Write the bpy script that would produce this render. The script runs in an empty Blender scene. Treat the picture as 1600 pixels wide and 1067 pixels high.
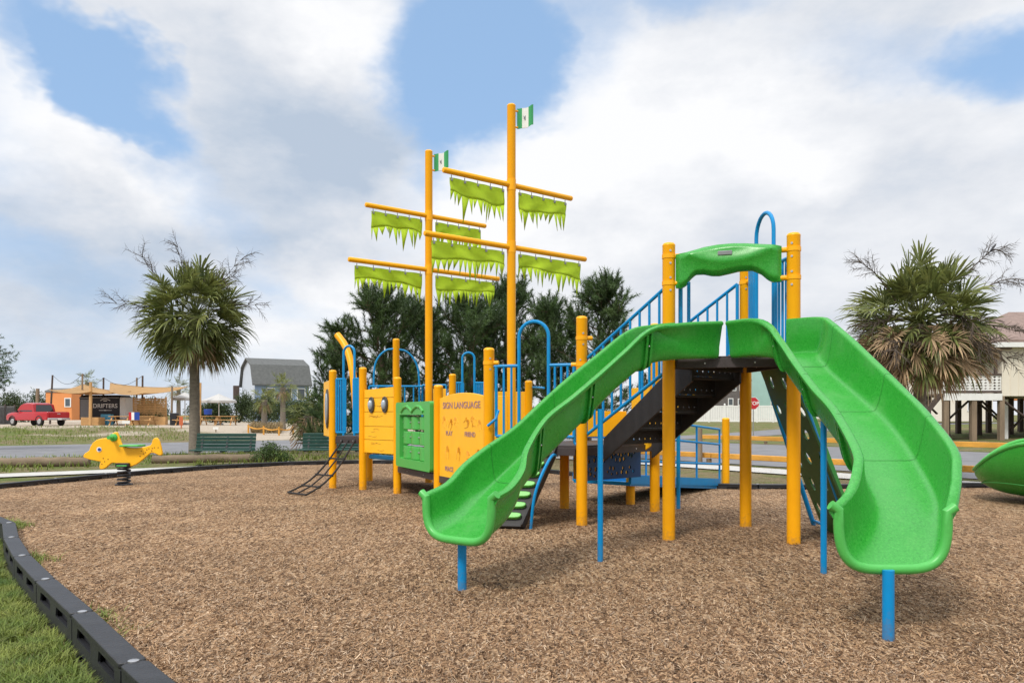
import bpy, math, random
import numpy as np
from mathutils import Vector, Matrix
sc = bpy.context.scene
COL = sc.collection
R = math.radians
V = Vector
rnd = random.Random(7)
# ------------------------------------------------------------------ camera, world, sun, exposure
HZ, FPX, CH = 648.0, 1200.0, 1.25          # horizon row, focal length in photo pixels, eye height
cam = bpy.data.cameras.new("camera"); camo = bpy.data.objects.new("camera", cam); COL.objects.link(camo)
camo.location = (0, 0, CH); camo.rotation_euler = (R(90), 0, 0)
cam.sensor_width = 36; cam.lens = 36 * FPX / 1600; cam.shift_y = (HZ - 533.5) / 1600
cam.clip_end = 6000; cam.clip_start = 0.05
sc.camera = camo
sc.view_settings.view_transform = 'Standard'; sc.view_settings.look = 'None'
sc.view_settings.exposure = 0.36; sc.view_settings.gamma = 1.0; sc.view_settings.use_curve_mapping = False
SUN_EL, SUN_AZ = 50.0, 212.0                # azimuth clockwise from +Y: behind the camera on its left
w = bpy.data.worlds.new("World"); sc.world = w; w.use_nodes = True
NT = w.node_tree; NT.nodes.clear()
def wn(t, **k):
    n = NT.nodes.new(t)
    for a, b in k.items(): setattr(n, a, b)
    return n
def wm(op, a, b=None, c=None):
    n = wn('ShaderNodeMath', operation=op)
    for i, x in enumerate((a, b, c)):
        if x is None: continue
        if isinstance(x, (int, float)): n.inputs[i].default_value = x
        else: NT.links.new(x, n.inputs[i])
    return n.outputs[0]
def azel(px, py):
    a = math.atan((px - 800) / FPX); return a, math.atan((HZ - py) / FPX * math.cos(a))
tc = wn('ShaderNodeTexCoord'); dirv = tc.outputs['Generated']
sep = wn('ShaderNodeSeparateXYZ'); NT.links.new(dirv, sep.inputs[0])
az = wm('ARCTAN2', sep.outputs[0], sep.outputs[1]); el = wm('ARCSINE', sep.outputs[2])
def wnoise(scale, detail, rough, off=(0, 0, 0), zs=1.5):
    m = wn('ShaderNodeMapping'); NT.links.new(dirv, m.inputs[0])
    m.inputs['Location'].default_value = off; m.inputs['Scale'].default_value = (1, 1, zs)
    n = wn('ShaderNodeTexNoise'); NT.links.new(m.outputs[0], n.inputs['Vector'])
    n.inputs['Scale'].default_value = scale; n.inputs['Detail'].default_value = detail; n.inputs['Roughness'].default_value = rough
    return n
wa = wnoise(5, 5, .6, (3, 1, 2)); wb = wnoise(5, 5, .6, (7, 5, 1))
cx = wn('ShaderNodeCombineXYZ')
NT.links.new(wm('ADD', az, wm('MULTIPLY', wm('SUBTRACT', wa.outputs[0], .5), .22)), cx.inputs[0])
NT.links.new(wm('ADD', el, wm('MULTIPLY', wm('SUBTRACT', wb.outputs[0], .5), .18)), cx.inputs[1])
def blob(px, py, rx, ry, rot, amp):
    a, e = azel(px, py)
    m = wn('ShaderNodeMapping', vector_type='TEXTURE'); NT.links.new(cx.outputs[0], m.inputs[0])
    m.inputs['Location'].default_value = (a, e, 0); m.inputs['Rotation'].default_value = (0, 0, R(rot))
    m.inputs['Scale'].default_value = (rx / FPX, ry / FPX, 1)
    g = wn('ShaderNodeTexGradient', gradient_type='SPHERICAL'); NT.links.new(m.outputs[0], g.inputs[0])
    s = wm('SMOOTHSTEP', g.outputs[1], 0.0, 1.0) if False else wm('MULTIPLY', g.outputs[1], wm('SUBTRACT', 2.0, g.outputs[1]))
    return wm('MULTIPLY', s, amp)
def total(bl):
    t = None
    for b in bl:
        x = blob(*b); t = x if t is None else wm('ADD', t, x)
    return t
blue = total([(705, 90, 190, 210, 0, .82), (860, 20, 320, 180, 20, .72), (110, 55, 200, 75, -35, .72), (190, 120, 120, 70, -35, .50),
              (330, 320, 200, 65, -38, .50), (1130, 10, 130, 60, 0, .45), (1480, 85, 280, 70, -5, .40), (1610, 70, 120, 80, 0, .42),
              (70, 430, 220, 60, -10, .42), (60, 540, 300, 60, 0, .36), (330, 600, 360, 60, 0, .30), (-500, 100, 400, 300, 0, .6), (2300, 100, 500, 400, 0, .5),
              (660, 300, 70, 120, 0, .35), (450, 480, 200, 50, -20, .35)])
dark = total([(430, 200, 330, 150, -20, .50), (200, 380, 300, 95, -8, .55), (560, 250, 180, 180, 0, .22), (1260, 60, 330, 120, 0, .28),
              (1350, 330, 300, 140, 0, .22), (60, 480, 300, 70, 0, .35), (420, 330, 160, 70, -30, .25), (1000, 420, 260, 90, 0, .12), (500, 400, 200, 60, -20, .2)])
brig = total([(70, 180, 200, 170, 0, .5), (560, 60, 220, 120, 0, .22), (690, 310, 130, 80, 0, .5), (1000, 230, 300, 190, 0, .4), (330, 20, 260, 60, 0, .15),
              (480, 440, 200, 70, 0, .3), (60, 560, 260, 70, 0, .1), (820, 300, 150, 120, 0, .35), (1250, 190, 260, 80, 0, .2)])
n1 = wnoise(3.4, 11, .62, (1.3, .4, .2), 2.0); n2 = wnoise(5.0, 10, .60, (9, 4, 2), 2.2)
cov = wm('SUBTRACT', wm('ADD', .79, wm('MULTIPLY', wm('SUBTRACT', n1.outputs[0], .5), .9)), blue)
mr = wn('ShaderNodeMapRange', interpolation_type='SMOOTHSTEP'); NT.links.new(cov, mr.inputs[0])
mr.inputs[1].default_value = -.12; mr.inputs[2].default_value = .72
shade = wm('ADD', wm('ADD', .66, wm('MULTIPLY', wm('SUBTRACT', n2.outputs[0], .5), 1.5)), wm('SUBTRACT', brig, dark))
cr = wn('ShaderNodeValToRGB'); NT.links.new(shade, cr.inputs[0])
e0 = cr.color_ramp.elements
e0[0].position = 0.0; e0[0].color = (.39, .46, .56, 1)
e0[1].position = 1.0; e0[1].color = (.77, .775, .79, 1)
e1 = e0.new(.5); e1.color = (.60, .625, .67, 1)
sky = wn('ShaderNodeTexSky', sky_type='NISHITA'); sky.sun_disc = False
sky.sun_elevation = R(SUN_EL); sky.sun_rotation = R(SUN_AZ); sky.altitude = 0; sky.air_density = 1.0; sky.dust_density = 1.5; sky.ozone_density = 1.0
cm = wn('ShaderNodeVectorMath', operation='SCALE'); NT.links.new(cr.outputs[0], cm.inputs[0]); cm.inputs['Scale'].default_value = 10.0
sk = wn('ShaderNodeVectorMath', operation='SCALE'); NT.links.new(sky.outputs[0], sk.inputs[0]); sk.inputs['Scale'].default_value = 1.0
thin = wn('ShaderNodeMix', data_type='RGBA'); thin.inputs['Factor'].default_value = .62   # thin high veil over the blue
NT.links.new(sk.outputs[0], thin.inputs[6]); thin.inputs[7].default_value = (3.3, 5.2, 8.0, 1)
mx = wn('ShaderNodeMix', data_type='RGBA'); NT.links.new(mr.outputs[0], mx.inputs['Factor'])
NT.links.new(thin.outputs[2], mx.inputs[6]); NT.links.new(cm.outputs[0], mx.inputs[7])
zg = wn('ShaderNodeMapRange', interpolation_type='SMOOTHSTEP'); NT.links.new(el, zg.inputs[0])      # cloud deck is brighter overhead
zg.inputs[1].default_value = .60; zg.inputs[2].default_value = 1.3; zg.inputs[3].default_value = 1.0; zg.inputs[4].default_value = 2.3
zs = wn('ShaderNodeVectorMath', operation='SCALE'); NT.links.new(mx.outputs[2], zs.inputs[0]); NT.links.new(zg.outputs[0], zs.inputs['Scale'])
bg = wn('ShaderNodeBackground'); NT.links.new(zs.outputs[0], bg.inputs[0]); bg.inputs[1].default_value = .1
wo = wn('ShaderNodeOutputWorld'); NT.links.new(bg.outputs[0], wo.inputs[0])
sun = bpy.data.lights.new("sun", 'SUN'); suno = bpy.data.objects.new("sun", sun); COL.objects.link(suno)
sun.energy = 2.0; sun.angle = R(12); sun.color = (1, .95, .87)
sd = V((math.sin(R(SUN_AZ)) * math.cos(R(SUN_EL)), math.cos(R(SUN_AZ)) * math.cos(R(SUN_EL)), math.sin(R(SUN_EL))))
suno.rotation_euler = (-sd).to_track_quat('-Z', 'Y').to_euler(); suno.location = (0, 0, 60)
# ------------------------------------------------------------------ coordinates
U2, V2 = V((.8, .6)), V((-.6, .8))          # the two streets run along these directions
def uv(u, v): return U2 * u + V2 * v
def sst(a, b, x):
    t = min(1, max(0, (x - a) / (b - a))); return t * t * (3 - 2 * t)
def G(x, y):                                 # height of the ground outside the mulch
    u = .8 * x + .6 * y; v = -.6 * x + .8 * y
    return max(-.15 + .53 * sst(41, 62, v), -.15 + .6 * sst(36, 62, u))
def at(px, py, Y): return V(((px - 800) / FPX * Y, Y, CH + (HZ - py) / FPX * Y))
def gp(px, py, z=0.0):
    Y = (CH - z) * FPX / (py - HZ); return V(((px - 800) / FPX * Y, Y, z))
def on(px, Y):
    x = (px - 800) / FPX * Y; return V((x, Y, G(x, Y)))
# ------------------------------------------------------------------ materials
def mat(name, col, rough=.5, var=.0, scale=8, bump=0., bscale=40, metal=0., col2=None, spec=.5, island=0., objrand=0., ramp=None, trans=0., stretch=(1, 1, 1), coat=0., dirt=None, scuff=None):
    m = bpy.data.materials.new(name); m.use_nodes = True; t = m.node_tree; N = t.nodes; L = t.links
    b = N['Principled BSDF']; b.inputs['Roughness'].default_value = rough; b.inputs['Metallic'].default_value = metal
    b.inputs['Specular IOR Level'].default_value = spec; b.inputs['Coat Weight'].default_value = coat
    c = (*col, 1); b.inputs['Base Color'].default_value = c
    co = N.new('ShaderNodeTexCoord'); mp = N.new('ShaderNodeMapping'); L.new(co.outputs['Object'], mp.inputs[0]); mp.inputs['Scale'].default_value = stretch
    if var or col2:
        n = N.new('ShaderNodeTexNoise'); L.new(mp.outputs[0], n.inputs['Vector']); n.inputs['Scale'].default_value = scale; n.inputs['Detail'].default_value = 6; n.inputs['Roughness'].default_value = .65
        r = N.new('ShaderNodeValToRGB'); L.new(n.outputs[0], r.inputs[0])
        r.color_ramp.elements[0].position = .3; r.color_ramp.elements[1].position = .7
        a = tuple(x * (1 - var) for x in col); d = col2 or tuple(min(1, x * (1 + var)) for x in col)
        r.color_ramp.elements[0].color = (*a, 1); r.color_ramp.elements[1].color = (*d, 1)
        last = r.outputs[0]
        if ramp:
            for p_, q_ in ramp:
                e = r.color_ramp.elements.new(p_); e.color = (*q_, 1)
    else: last = None
    if island or objrand:
        g = N.new('ShaderNodeNewGeometry') if island else N.new('ShaderNodeObjectInfo')
        o = g.outputs['Random Per Island'] if island else g.outputs['Random']
        k = island or objrand
        mr_ = N.new('ShaderNodeMapRange'); L.new(o, mr_.inputs[0]); mr_.inputs[3].default_value = 1 - k; mr_.inputs[4].default_value = 1 + k
        h = N.new('ShaderNodeHueSaturation'); L.new(mr_.outputs[0], h.inputs['Value'])
        if last: L.new(last, h.inputs['Color'])
        else: h.inputs['Color'].default_value = c
        last = h.outputs[0]
    if (dirt or scuff) and not last:
        rg = N.new('ShaderNodeRGB'); rg.outputs[0].default_value = c; last = rg.outputs[0]
    if dirt:                                 # soil splashed on the foot of the post
        sz = N.new('ShaderNodeSeparateXYZ'); L.new(co.outputs['Object'], sz.inputs[0]); dn_ = N.new('ShaderNodeTexNoise'); L.new(co.outputs['Object'], dn_.inputs['Vector']); dn_.inputs['Scale'].default_value = 28; dn_.inputs['Detail'].default_value = 6
        ad = N.new('ShaderNodeMath'); ad.operation = 'MULTIPLY_ADD'; L.new(dn_.outputs[0], ad.inputs[0]); ad.inputs[1].default_value = .55; L.new(sz.outputs[2], ad.inputs[2])
        dr_ = N.new('ShaderNodeMapRange'); L.new(ad.outputs[0], dr_.inputs[0]); dr_.inputs[1].default_value = .20; dr_.inputs[2].default_value = .40; dr_.inputs[3].default_value = .42; dr_.inputs[4].default_value = 0
        mxd = N.new('ShaderNodeMix'); mxd.data_type = 'RGBA'; L.new(dr_.outputs[0], mxd.inputs[0]); L.new(last, mxd.inputs[6]); mxd.inputs[7].default_value = (*dirt, 1); last = mxd.outputs[2]
    if scuff:                                # rubbed, dusty streaks
        sn = N.new('ShaderNodeTexNoise'); L.new(co.outputs['Object'], sn.inputs['Vector']); sn.inputs['Scale'].default_value = 3.2; sn.inputs['Detail'].default_value = 9; sn.inputs['Roughness'].default_value = .75
        sr_ = N.new('ShaderNodeMapRange'); L.new(sn.outputs[0], sr_.inputs[0]); sr_.inputs[1].default_value = .52; sr_.inputs[2].default_value = .78; sr_.inputs[4].default_value = .32
        mxd = N.new('ShaderNodeMix'); mxd.data_type = 'RGBA'; L.new(sr_.outputs[0], mxd.inputs[0]); L.new(last, mxd.inputs[6]); mxd.inputs[7].default_value = (*scuff, 1); last = mxd.outputs[2]
        rr_ = N.new('ShaderNodeMapRange'); L.new(sn.outputs[0], rr_.inputs[0]); rr_.inputs[1].default_value = .35; rr_.inputs[2].default_value = .7; rr_.inputs[3].default_value = rough * .8; rr_.inputs[4].default_value = rough * 1.7; L.new(rr_.outputs[0], b.inputs['Roughness'])
    if last: L.new(last, b.inputs['Base Color'])
    if bump:
        n = N.new('ShaderNodeTexNoise'); L.new(mp.outputs[0], n.inputs['Vector']); n.inputs['Scale'].default_value = bscale; n.inputs['Detail'].default_value = 4
        bm = N.new('ShaderNodeBump'); L.new(n.outputs[0], bm.inputs['Height']); bm.inputs['Strength'].default_value = bump; bm.inputs['Distance'].default_value = .02
        L.new(bm.outputs[0], b.inputs['Normal'])
    if trans:
        out = N['Material Output']; tr = N.new('ShaderNodeBsdfTranslucent')
        if last: L.new(last, tr.inputs[0])
        else: tr.inputs[0].default_value = c
        ms = N.new('ShaderNodeMixShader'); ms.inputs[0].default_value = trans
        L.new(b.outputs[0], ms.inputs[1]); L.new(tr.outputs[0], ms.inputs[2]); L.new(ms.outputs[0], out.inputs[0])
    return m
def ramp_mat(name, stops, scale, rough=.9, detail=6, bump=.4, bscale=None, vor=None, island=False):
    m = mat(name, (1, 1, 1), rough); t = m.node_tree; N = t.nodes; L = t.links; b = N['Principled BSDF']
    co = N.new('ShaderNodeTexCoord')
    if island: g = N.new('ShaderNodeNewGeometry'); src = g.outputs['Random Per Island']
    else:
        n = N.new('ShaderNodeTexNoise'); L.new(co.outputs['Object'], n.inputs['Vector']); n.inputs['Scale'].default_value = scale; n.inputs['Detail'].default_value = detail; n.inputs['Roughness'].default_value = .7
        src = n.outputs[0]
    r = N.new('ShaderNodeValToRGB'); L.new(src, r.inputs[0]); el_ = r.color_ramp.elements
    el_[0].position, el_[0].color = stops[0][0], (*stops[0][1], 1); el_[1].position, el_[1].color = stops[-1][0], (*stops[-1][1], 1)
    for p_, c_ in stops[1:-1]: e = el_.new(p_); e.color = (*c_, 1)
    L.new(r.outputs[0], b.inputs['Base Color'])
    if bump:
        n2_ = N.new('ShaderNodeTexNoise'); L.new(co.outputs['Object'], n2_.inputs['Vector']); n2_.inputs['Scale'].default_value = bscale or scale * 3; n2_.inputs['Detail'].default_value = 5
        bm = N.new('ShaderNodeBump'); L.new(n2_.outputs[0], bm.inputs['Height']); bm.inputs['Strength'].default_value = bump; bm.inputs['Distance'].default_value = .03
        L.new(bm.outputs[0], b.inputs['Normal'])
    return m
M = {}
M['post'] = mat('orange_powder_coat', (1.0, .43, .002), .38, .05, 5, .03, 90, spec=.35, dirt=(.20, .13, .075))
M['panel'] = mat('yellow_plastic', (1.0, .50, .010), .45, .05, 6, .05, 150)
M['groove'] = mat('brown_groove', (.30, .12, .01), .7)
M['print'] = mat('violet_print', (.36, .20, .20), .6)
M['sketch'] = mat('tan_print', (.76, .37, .03), .6)
M['blue'] = mat('blue_powder_coat', (.001, .25, .58), .34, .06, 6, .02, 90, spec=.35, dirt=(.16, .12, .09))
M['green'] = mat('green_speckled_plastic', (.014, .21, .018), .25, .0, 80, .05, 160, col2=(.075, .42, .062), ramp=[(.42, (.024, .29, .028)), (.58, (.040, .35, .042))], scuff=(.20, .46, .17))
M['greenrim'] = mat('green_trim_plastic', (.075, .43, .08), .38, .06, 60, .04, 120)
M['seam'] = mat('seam_line', (.022, .20, .026), .6)
M['shadedblue'] = mat('shaded_blue_plastic', (.004, .065, .22), .45, .06, 6)  # same blue as the rails, darkened: shade under the deck put into the colour
M['lime'] = mat('lime_fabric', (.56, .76, .035), .8, .10, 5, .2, 300, trans=.3)
M['deck'] = mat('brown_black_coating', (.045, .034, .034), .55, .15, 12, .15, 160)
M['stairblack'] = mat('charcoal_coating', (.024, .022, .023), .6, .15, 14, .2, 120)
M['border'] = mat('black_recycled_plastic', (.021, .022, .026), .5, .3, 9, .25, 60, objrand=.18)
M['steel'] = mat('galvanised_steel', (.55, .55, .56), .35, metal=.9)
M['rope'] = mat('black_rope', (.02, .018, .018), .8)
M['pod'] = mat('light_green_plastic', (.16, .52, .10), .45)
M['darkgreen'] = mat('dark_green_plastic', (.030, .115, .018), .5, .1, 20)
M['grey'] = mat('grey_plastic', (.22, .23, .24), .4, .1, 10)
M['darkgrey'] = mat('dark_grey_plastic', (.055, .052, .05), .45)
M['chrome'] = mat('bubble_lens', (.35, .42, .50), .12, spec=.9)
M['white'] = mat('white_paint', (.78, .78, .76), .55, .06, 3)
M['flaggreen'] = mat('flag_green', (.05, .40, .13), .5)
M['markerorange'] = mat('orange_marker', (.55, .13, .05), .6)
M['darkshingle'] = mat('dark_grey_shingles', (.115, .12, .118), .9, .2, 3, .3, 10)
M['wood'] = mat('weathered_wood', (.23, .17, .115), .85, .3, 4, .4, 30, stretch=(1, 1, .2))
M['logwood'] = mat('grey_brown_log', (.20, .15, .10), .9, .3, 3, .5, 20, stretch=(.3, 1, 1))
M['rail'] = mat('yellow_stained_timber', (.62, .30, .045), .75, .25, 3, .3, 30, stretch=(.4, .4, 1))
M['slat'] = mat('cedar_boards', (.55, .32, .13), .75, .2, 2, .2, 30)
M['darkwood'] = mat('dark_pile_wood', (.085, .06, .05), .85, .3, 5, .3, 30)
M['benchgreen'] = mat('dark_green_slats', (.018, .065, .052), .5, .15, 6, .1, 60)
M['black'] = mat('black_paint', (.012, .012, .016), .45)
M['tyre'] = mat('tyre_rubber', (.018, .018, .018), .8)
M['red'] = mat('red_car_paint', (.42, .007, .014), .3, coat=.35)
M['glass'] = mat('dark_glass', (.02, .025, .03), .06, spec=.8)
M['window'] = mat('window_glass', (.07, .09, .11), .1, spec=.8)
M['tan'] = mat('tan_shade_cloth', (.50, .30, .12), .8, .1, 2, trans=.25)
M['canvas'] = mat('white_canvas', (.56, .55, .53), .8, .05, 3, trans=.15)
M['concrete'] = mat('pale_concrete', (.50, .49, .46), .9, .15, 3, .2, 40)
M['asphalt'] = mat('worn_asphalt', (.185, .185, .195), .92, .2, 1.2, .2, 60)
M['orange'] = mat('orange_siding', (.70, .27, .09), .8, .06, 1)
M['cream'] = mat('cream_siding', (.76, .70, .59), .75, .05, .8)
M['skyblue'] = mat('blue_siding', (.27, .36, .52), .8, .06, 1)
M['paleblue'] = mat('pale_blue_siding', (.52, .58, .66), .8, .05, 1)
M['teal'] = mat('teal_siding', (.36, .55, .50), .8, .05, 1)
M['shingle'] = mat('grey_shingles', (.15, .15, .15), .9, .2, 3, .3, 10)
M['brownroof'] = mat('brown_shingles', (.25, .18, .155), .9, .2, 2.5, .3, 10)
M['darkhouse'] = mat('weathered_shakes', (.13, .115, .11), .9, .25, 3, .2, 8)
M['blueroof'] = mat('blue_metal_roof', (.22, .36, .46), .5)
M['signred'] = mat('sign_red', (.45, .012, .02), .5)
M['cobalt'] = mat('cobalt_plastic', (.01, .05, .30), .4)
M['turq'] = mat('light_blue_plastic', (.08, .32, .48), .5)
M['trunk'] = mat('palm_trunk_bark', (.20, .17, .135), .9, .3, 6, .7, 22, stretch=(1, 1, 2.5))
M['bark'] = mat('pine_bark', (.11, .075, .055), .95, .3, 6, .6, 20)
M['needles'] = mat('pine_needles', (.028, .064, .016), .6, col2=(.085, .140, .034), scale=1.5, island=.45, trans=.2)
M['palm'] = mat('palm_fronds', (.085, .125, .034), .5, col2=(.25, .26, .075), scale=2.2, island=.4, trans=.3)
M['deadpalm'] = mat('dead_fronds', (.36, .25, .145), .85, .25, 2, island=.35, trans=.1)
M['stalk'] = mat('dry_stalks', (.085, .065, .050), .9, island=.2)
M['leaf'] = mat('shrub_leaves', (.026, .050, .014), .6, col2=(.065, .095, .026), scale=.9, island=.4, trans=.2)
M['juniper'] = mat('juniper_leaves', (.055, .10, .025), .6, col2=(.10, .16, .04), scale=3, island=.35, trans=.2)
M['straw'] = mat('dry_tall_grass', (.30, .22, .11), .9, island=.3, trans=.2)
M['blade'] = mat('grass_blades', (.070, .145, .014), .6, col2=(.30, .33, .07), scale=3.5, island=.4, trans=.25)
M['chip'] = ramp_mat('wood_chip', [(0, (.065, .038, .022)), (.22, (.185, .104, .053)), (.5, (.345, .205, .108)), (.75, (.47, .305, .172)), (.88, (.28, .21, .152)), (1, (.64, .47, .31))], 1, .85, bump=0, island=True)
# ------------------------------------------------------------------ mesh builder
class MB:
    def __init__(s): s.v = []; s.f = []; s.mi = []; s.m = 0
    def add(s, vs, fs):
        o = len(s.v); s.v += [tuple(x) for x in vs]
        for f in fs: s.f.append(tuple(i + o for i in f)); s.mi.append(s.m)
        return s
    def obox(s, c, a, b, d):                # centre and three half vectors
        c, a, b, d = V(c), V(a), V(b), V(d)
        vs = [c + i * a + j * b + k * d for i in (-1, 1) for j in (-1, 1) for k in (-1, 1)]
        fs = [(0, 1, 3, 2), (4, 6, 7, 5), (0, 4, 5, 1), (2, 3, 7, 6), (0, 2, 6, 4), (1, 5, 7, 3)]
        if a.cross(b).dot(d) < 0: fs = [f[::-1] for f in fs]
        return s.add(vs, fs)
    def box(s, c, sx, sy, sz): return s.obox(c, (sx / 2, 0, 0), (0, sy / 2, 0), (0, 0, sz / 2))
    def bar(s, p, q, w, h, up=(0, 0, 1)):   # rectangular bar, w across, h along up
        p, q = V(p), V(q); d = q - p; up = V(up); sd_ = d.cross(up).normalized(); uu = sd_.cross(d).normalized()
        return s.obox((p + q) / 2, d / 2, sd_ * w / 2, uu * h / 2)
    def tube(s, path, r, n=10, caps=True, dome=False):
        P = [V(p) for p in path]; rr = r if isinstance(r, (list, tuple)) else [r] * len(P)
        t0 = (P[1] - P[0]).normalized(); ref = V((0, 0, 1)) if abs(t0.z) < .9 else V((1, 0, 0))
        x = t0.cross(ref).normalized(); vs = []
        for i, p in enumerate(P):
            t = (P[min(i + 1, len(P) - 1)] - P[max(i - 1, 0)]).normalized()
            x = (x - t * x.dot(t)).normalized(); y = t.cross(x)
            for k in range(n):
                a = 2 * math.pi * k / n; vs.append(p + (x * math.cos(a) + y * math.sin(a)) * rr[i])
        fs = [(i * n + k, i * n + (k + 1) % n, (i + 1) * n + (k + 1) % n, (i + 1) * n + k) for i in range(len(P) - 1) for k in range(n)]
        if caps: fs += [tuple(range(n - 1, -1, -1)), tuple(range((len(P) - 1) * n, len(P) * n))]
        return s.add(vs, fs)
    def post(s, x, y, z0, z1, r, n=24):     # round post with a domed cap
        h = [(z0, r), (z1 - .035, r), (z1 - .03, r * 1.03), (z1 - .018, r * .97), (z1 - .006, r * .8), (z1, r * .45)]
        return s.tube([(x, y, a) for a, b in h], [b for a, b in h], n)
    def prism(s, poly, O, ex, ey, ez, th):
        O, ex, ey, ez = V(O), V(ex), V(ey), V(ez); n = len(poly)
        vs = [O + ex * a + ey * b + ez * (th / 2) for a, b in poly] + [O + ex * a + ey * b - ez * (th / 2) for a, b in poly]
        ar = sum(poly[i][0] * poly[(i + 1) % n][1] - poly[(i + 1) % n][0] * poly[i][1] for i in range(n))
        fs = [tuple(range(n)), tuple(range(2 * n - 1, n - 1, -1))] + [((i + 1) % n, i, i + n, (i + 1) % n + n) for i in range(n)]
        if (ar < 0) != (ex.cross(ey).dot(ez) < 0): fs = [f[::-1] for f in fs]
        return s.add(vs, fs)
    def loft(s, rings, closed=True, caps=True):
        n = len(rings[0]); vs = [p for r_ in rings for p in r_]; m = n if closed else n - 1
        fs = [(i * n + k, i * n + (k + 1) % n, (i + 1) * n + (k + 1) % n, (i + 1) * n + k) for i in range(len(rings) - 1) for k in range(m)]
        if caps and closed: fs += [tuple(range(n - 1, -1, -1)), tuple(range((len(rings) - 1) * n, len(rings) * n))]
        return s.add(vs, fs)
    def ball(s, c, r, n=12, sc_=(1, 1, 1)):
        c = V(c); rings = []
        for i in range(1, n // 2):
            a = math.pi * i / (n // 2)
            rings.append([c + V((r * sc_[0] * math.sin(a) * math.cos(2 * math.pi * k / n), r * sc_[1] * math.sin(a) * math.sin(2 * math.pi * k / n), r * sc_[2] * -math.cos(a))) for k in range(n)])
        return s.loft(rings)
    def curve(s, data, O, ex, ey, ez):
        o = bpy.data.objects.new("tmp", data); COL.objects.link(o)
        dg = bpy.context.evaluated_depsgraph_get(); me = bpy.data.meshes.new_from_object(o.evaluated_get(dg))
        O, ex, ey, ez = V(O), V(ex), V(ey), V(ez)
        s.add([O + ex * v.co.x + ey * v.co.y + ez * v.co.z for v in me.vertices], [tuple(p.vertices) for p in me.polygons])
        bpy.data.objects.remove(o); bpy.data.meshes.remove(me); bpy.data.curves.remove(data)
        return s
    def plate(s, outer, holes, th, O, ex, ey, ez):
        c = bpy.data.curves.new("tmp", 'CURVE'); c.dimensions = '2D'; c.fill_mode = 'BOTH'; c.extrude = th / 2
        for poly in [outer] + list(holes):
            sp = c.splines.new('POLY'); sp.points.add(len(poly) - 1); sp.use_cyclic_u = True
            for i, (a, b) in enumerate(poly): sp.points[i].co = (a, b, 0, 1)
        return s.curve(c, O, ex, ey, ez)
    def text(s, body, size, O, ex, ey, ez, th=.004, xs=1.0):
        c = bpy.data.curves.new("tmp", 'FONT'); c.body = body; c.size = size; c.align_x = 'CENTER'; c.extrude = th / 2; c.offset = size * .012
        return s.curve(c, O, V(ex) * xs, ey, ez)
    def build(s, name, mats, parent=None, smooth=35, bevel=0., solid=0.):
        o_ = V(ORG.get(parent.name, (0, 0, 0))) if parent else V((0, 0, 0))
        me = bpy.data.meshes.new(name); me.from_pydata([tuple(V(v) - o_) for v in s.v], [], s.f)
        if not isinstance(mats, (list, tuple)): mats = [mats]
        for m in mats: me.materials.append(m)
        if len(mats) > 1: me.polygons.foreach_set('material_index', s.mi)
        if smooth:
            me.polygons.foreach_set('use_smooth', [True] * len(me.polygons)); me.set_sharp_from_angle(angle=R(smooth))
        o = bpy.data.objects.new(name, me); COL.objects.link(o)
        if parent: o.parent = parent
        ORG[o.name] = o_
        if bevel:
            b = o.modifiers.new('bevel', 'BEVEL'); b.width = bevel; b.segments = 2; b.limit_method = 'ANGLE'; b.angle_limit = R(40)
        if solid:
            b = o.modifiers.new('solid', 'SOLIDIFY'); b.thickness = solid; b.offset = 0
        return o
ORG = {}
def tag(o, label=None, cat=None, group=None, kind=None):
    if label: o['label'] = label
    if cat: o['category'] = cat
    if group: o['group'] = group
    if kind: o['kind'] = kind
    return o
def thing(name, loc, label, cat, group=None):
    o = bpy.data.objects.new(name, None); COL.objects.link(o); o.location = loc; o.empty_display_size = .2
    ORG[o.name] = V(loc); return tag(o, label, cat, group)
def copy_tree(o, parent=None):
    c = o.copy(); COL.objects.link(c); c.parent = parent
    for ch in o.children: copy_tree(ch, c)
    return c
def spline(pts, n):                          # Catmull-Rom through points (tuples of any length)
    P = [np.array(p, float) for p in pts]; P = [2 * P[0] - P[1]] + P + [2 * P[-1] - P[-2]]; out = []
    for i in range(1, len(P) - 2):
        for k in range(n):
            t = k / n; a, b, c, d = P[i - 1:i + 3]
            out.append(.5 * (2 * b + (c - a) * t + (2 * a - 5 * b + 4 * c - d) * t * t + (3 * b - a - 3 * c + d) * t ** 3))
    out.append(P[-2]); return out
# ================================================================== PLAY STRUCTURE (one bolted-together thing)
ship = thing('play_structure', (0.4, 10, 0), 'ship shaped playground structure with yellow posts, blue railings, two masts and green double slide', 'play structure')
PO = {}
def post(key, px, py, zt, r=.0635, z0=-.05, Y=None, xy=None):
    p = xy or (gp(px, py) if Y is None else at(px, 648, Y)); PO[key] = V((p[0], p[1]))
    mb = MB(); mb.post(p[0], p[1], z0, zt, r); return mb.build('post', M['post'], ship)
pA = post('A', 1045, 842, 2.98); pB = post('B', 1240, 851, 3.0); pC = post('C', 1165, 823, 2.93)
p9 = post('P9', 909, 820, 2.37); post('K', 882, 793, .86); post('L', 985, 787, .86); post('M', 1023, 799, 2.43)
post('N', 1134, 760, 1.2); p7 = post('P7', 764, 0, 2.04, Y=9.05); post('P6', 685, 0, 1.66, Y=10.5)
post('P5', 621, 771, 1.85); post('P4', 567, 764, 2.05); post('P3', 520, 761.5, 2.02); post('Q', 619, 752, 2.68)
post('S', 707, 0, 1.98, Y=13.7); post('T', 826, 0, 1.83, Y=13.0); post('W', 577, 751, .86)
def P3d(k, z): return V((*PO[k], z))
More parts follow.
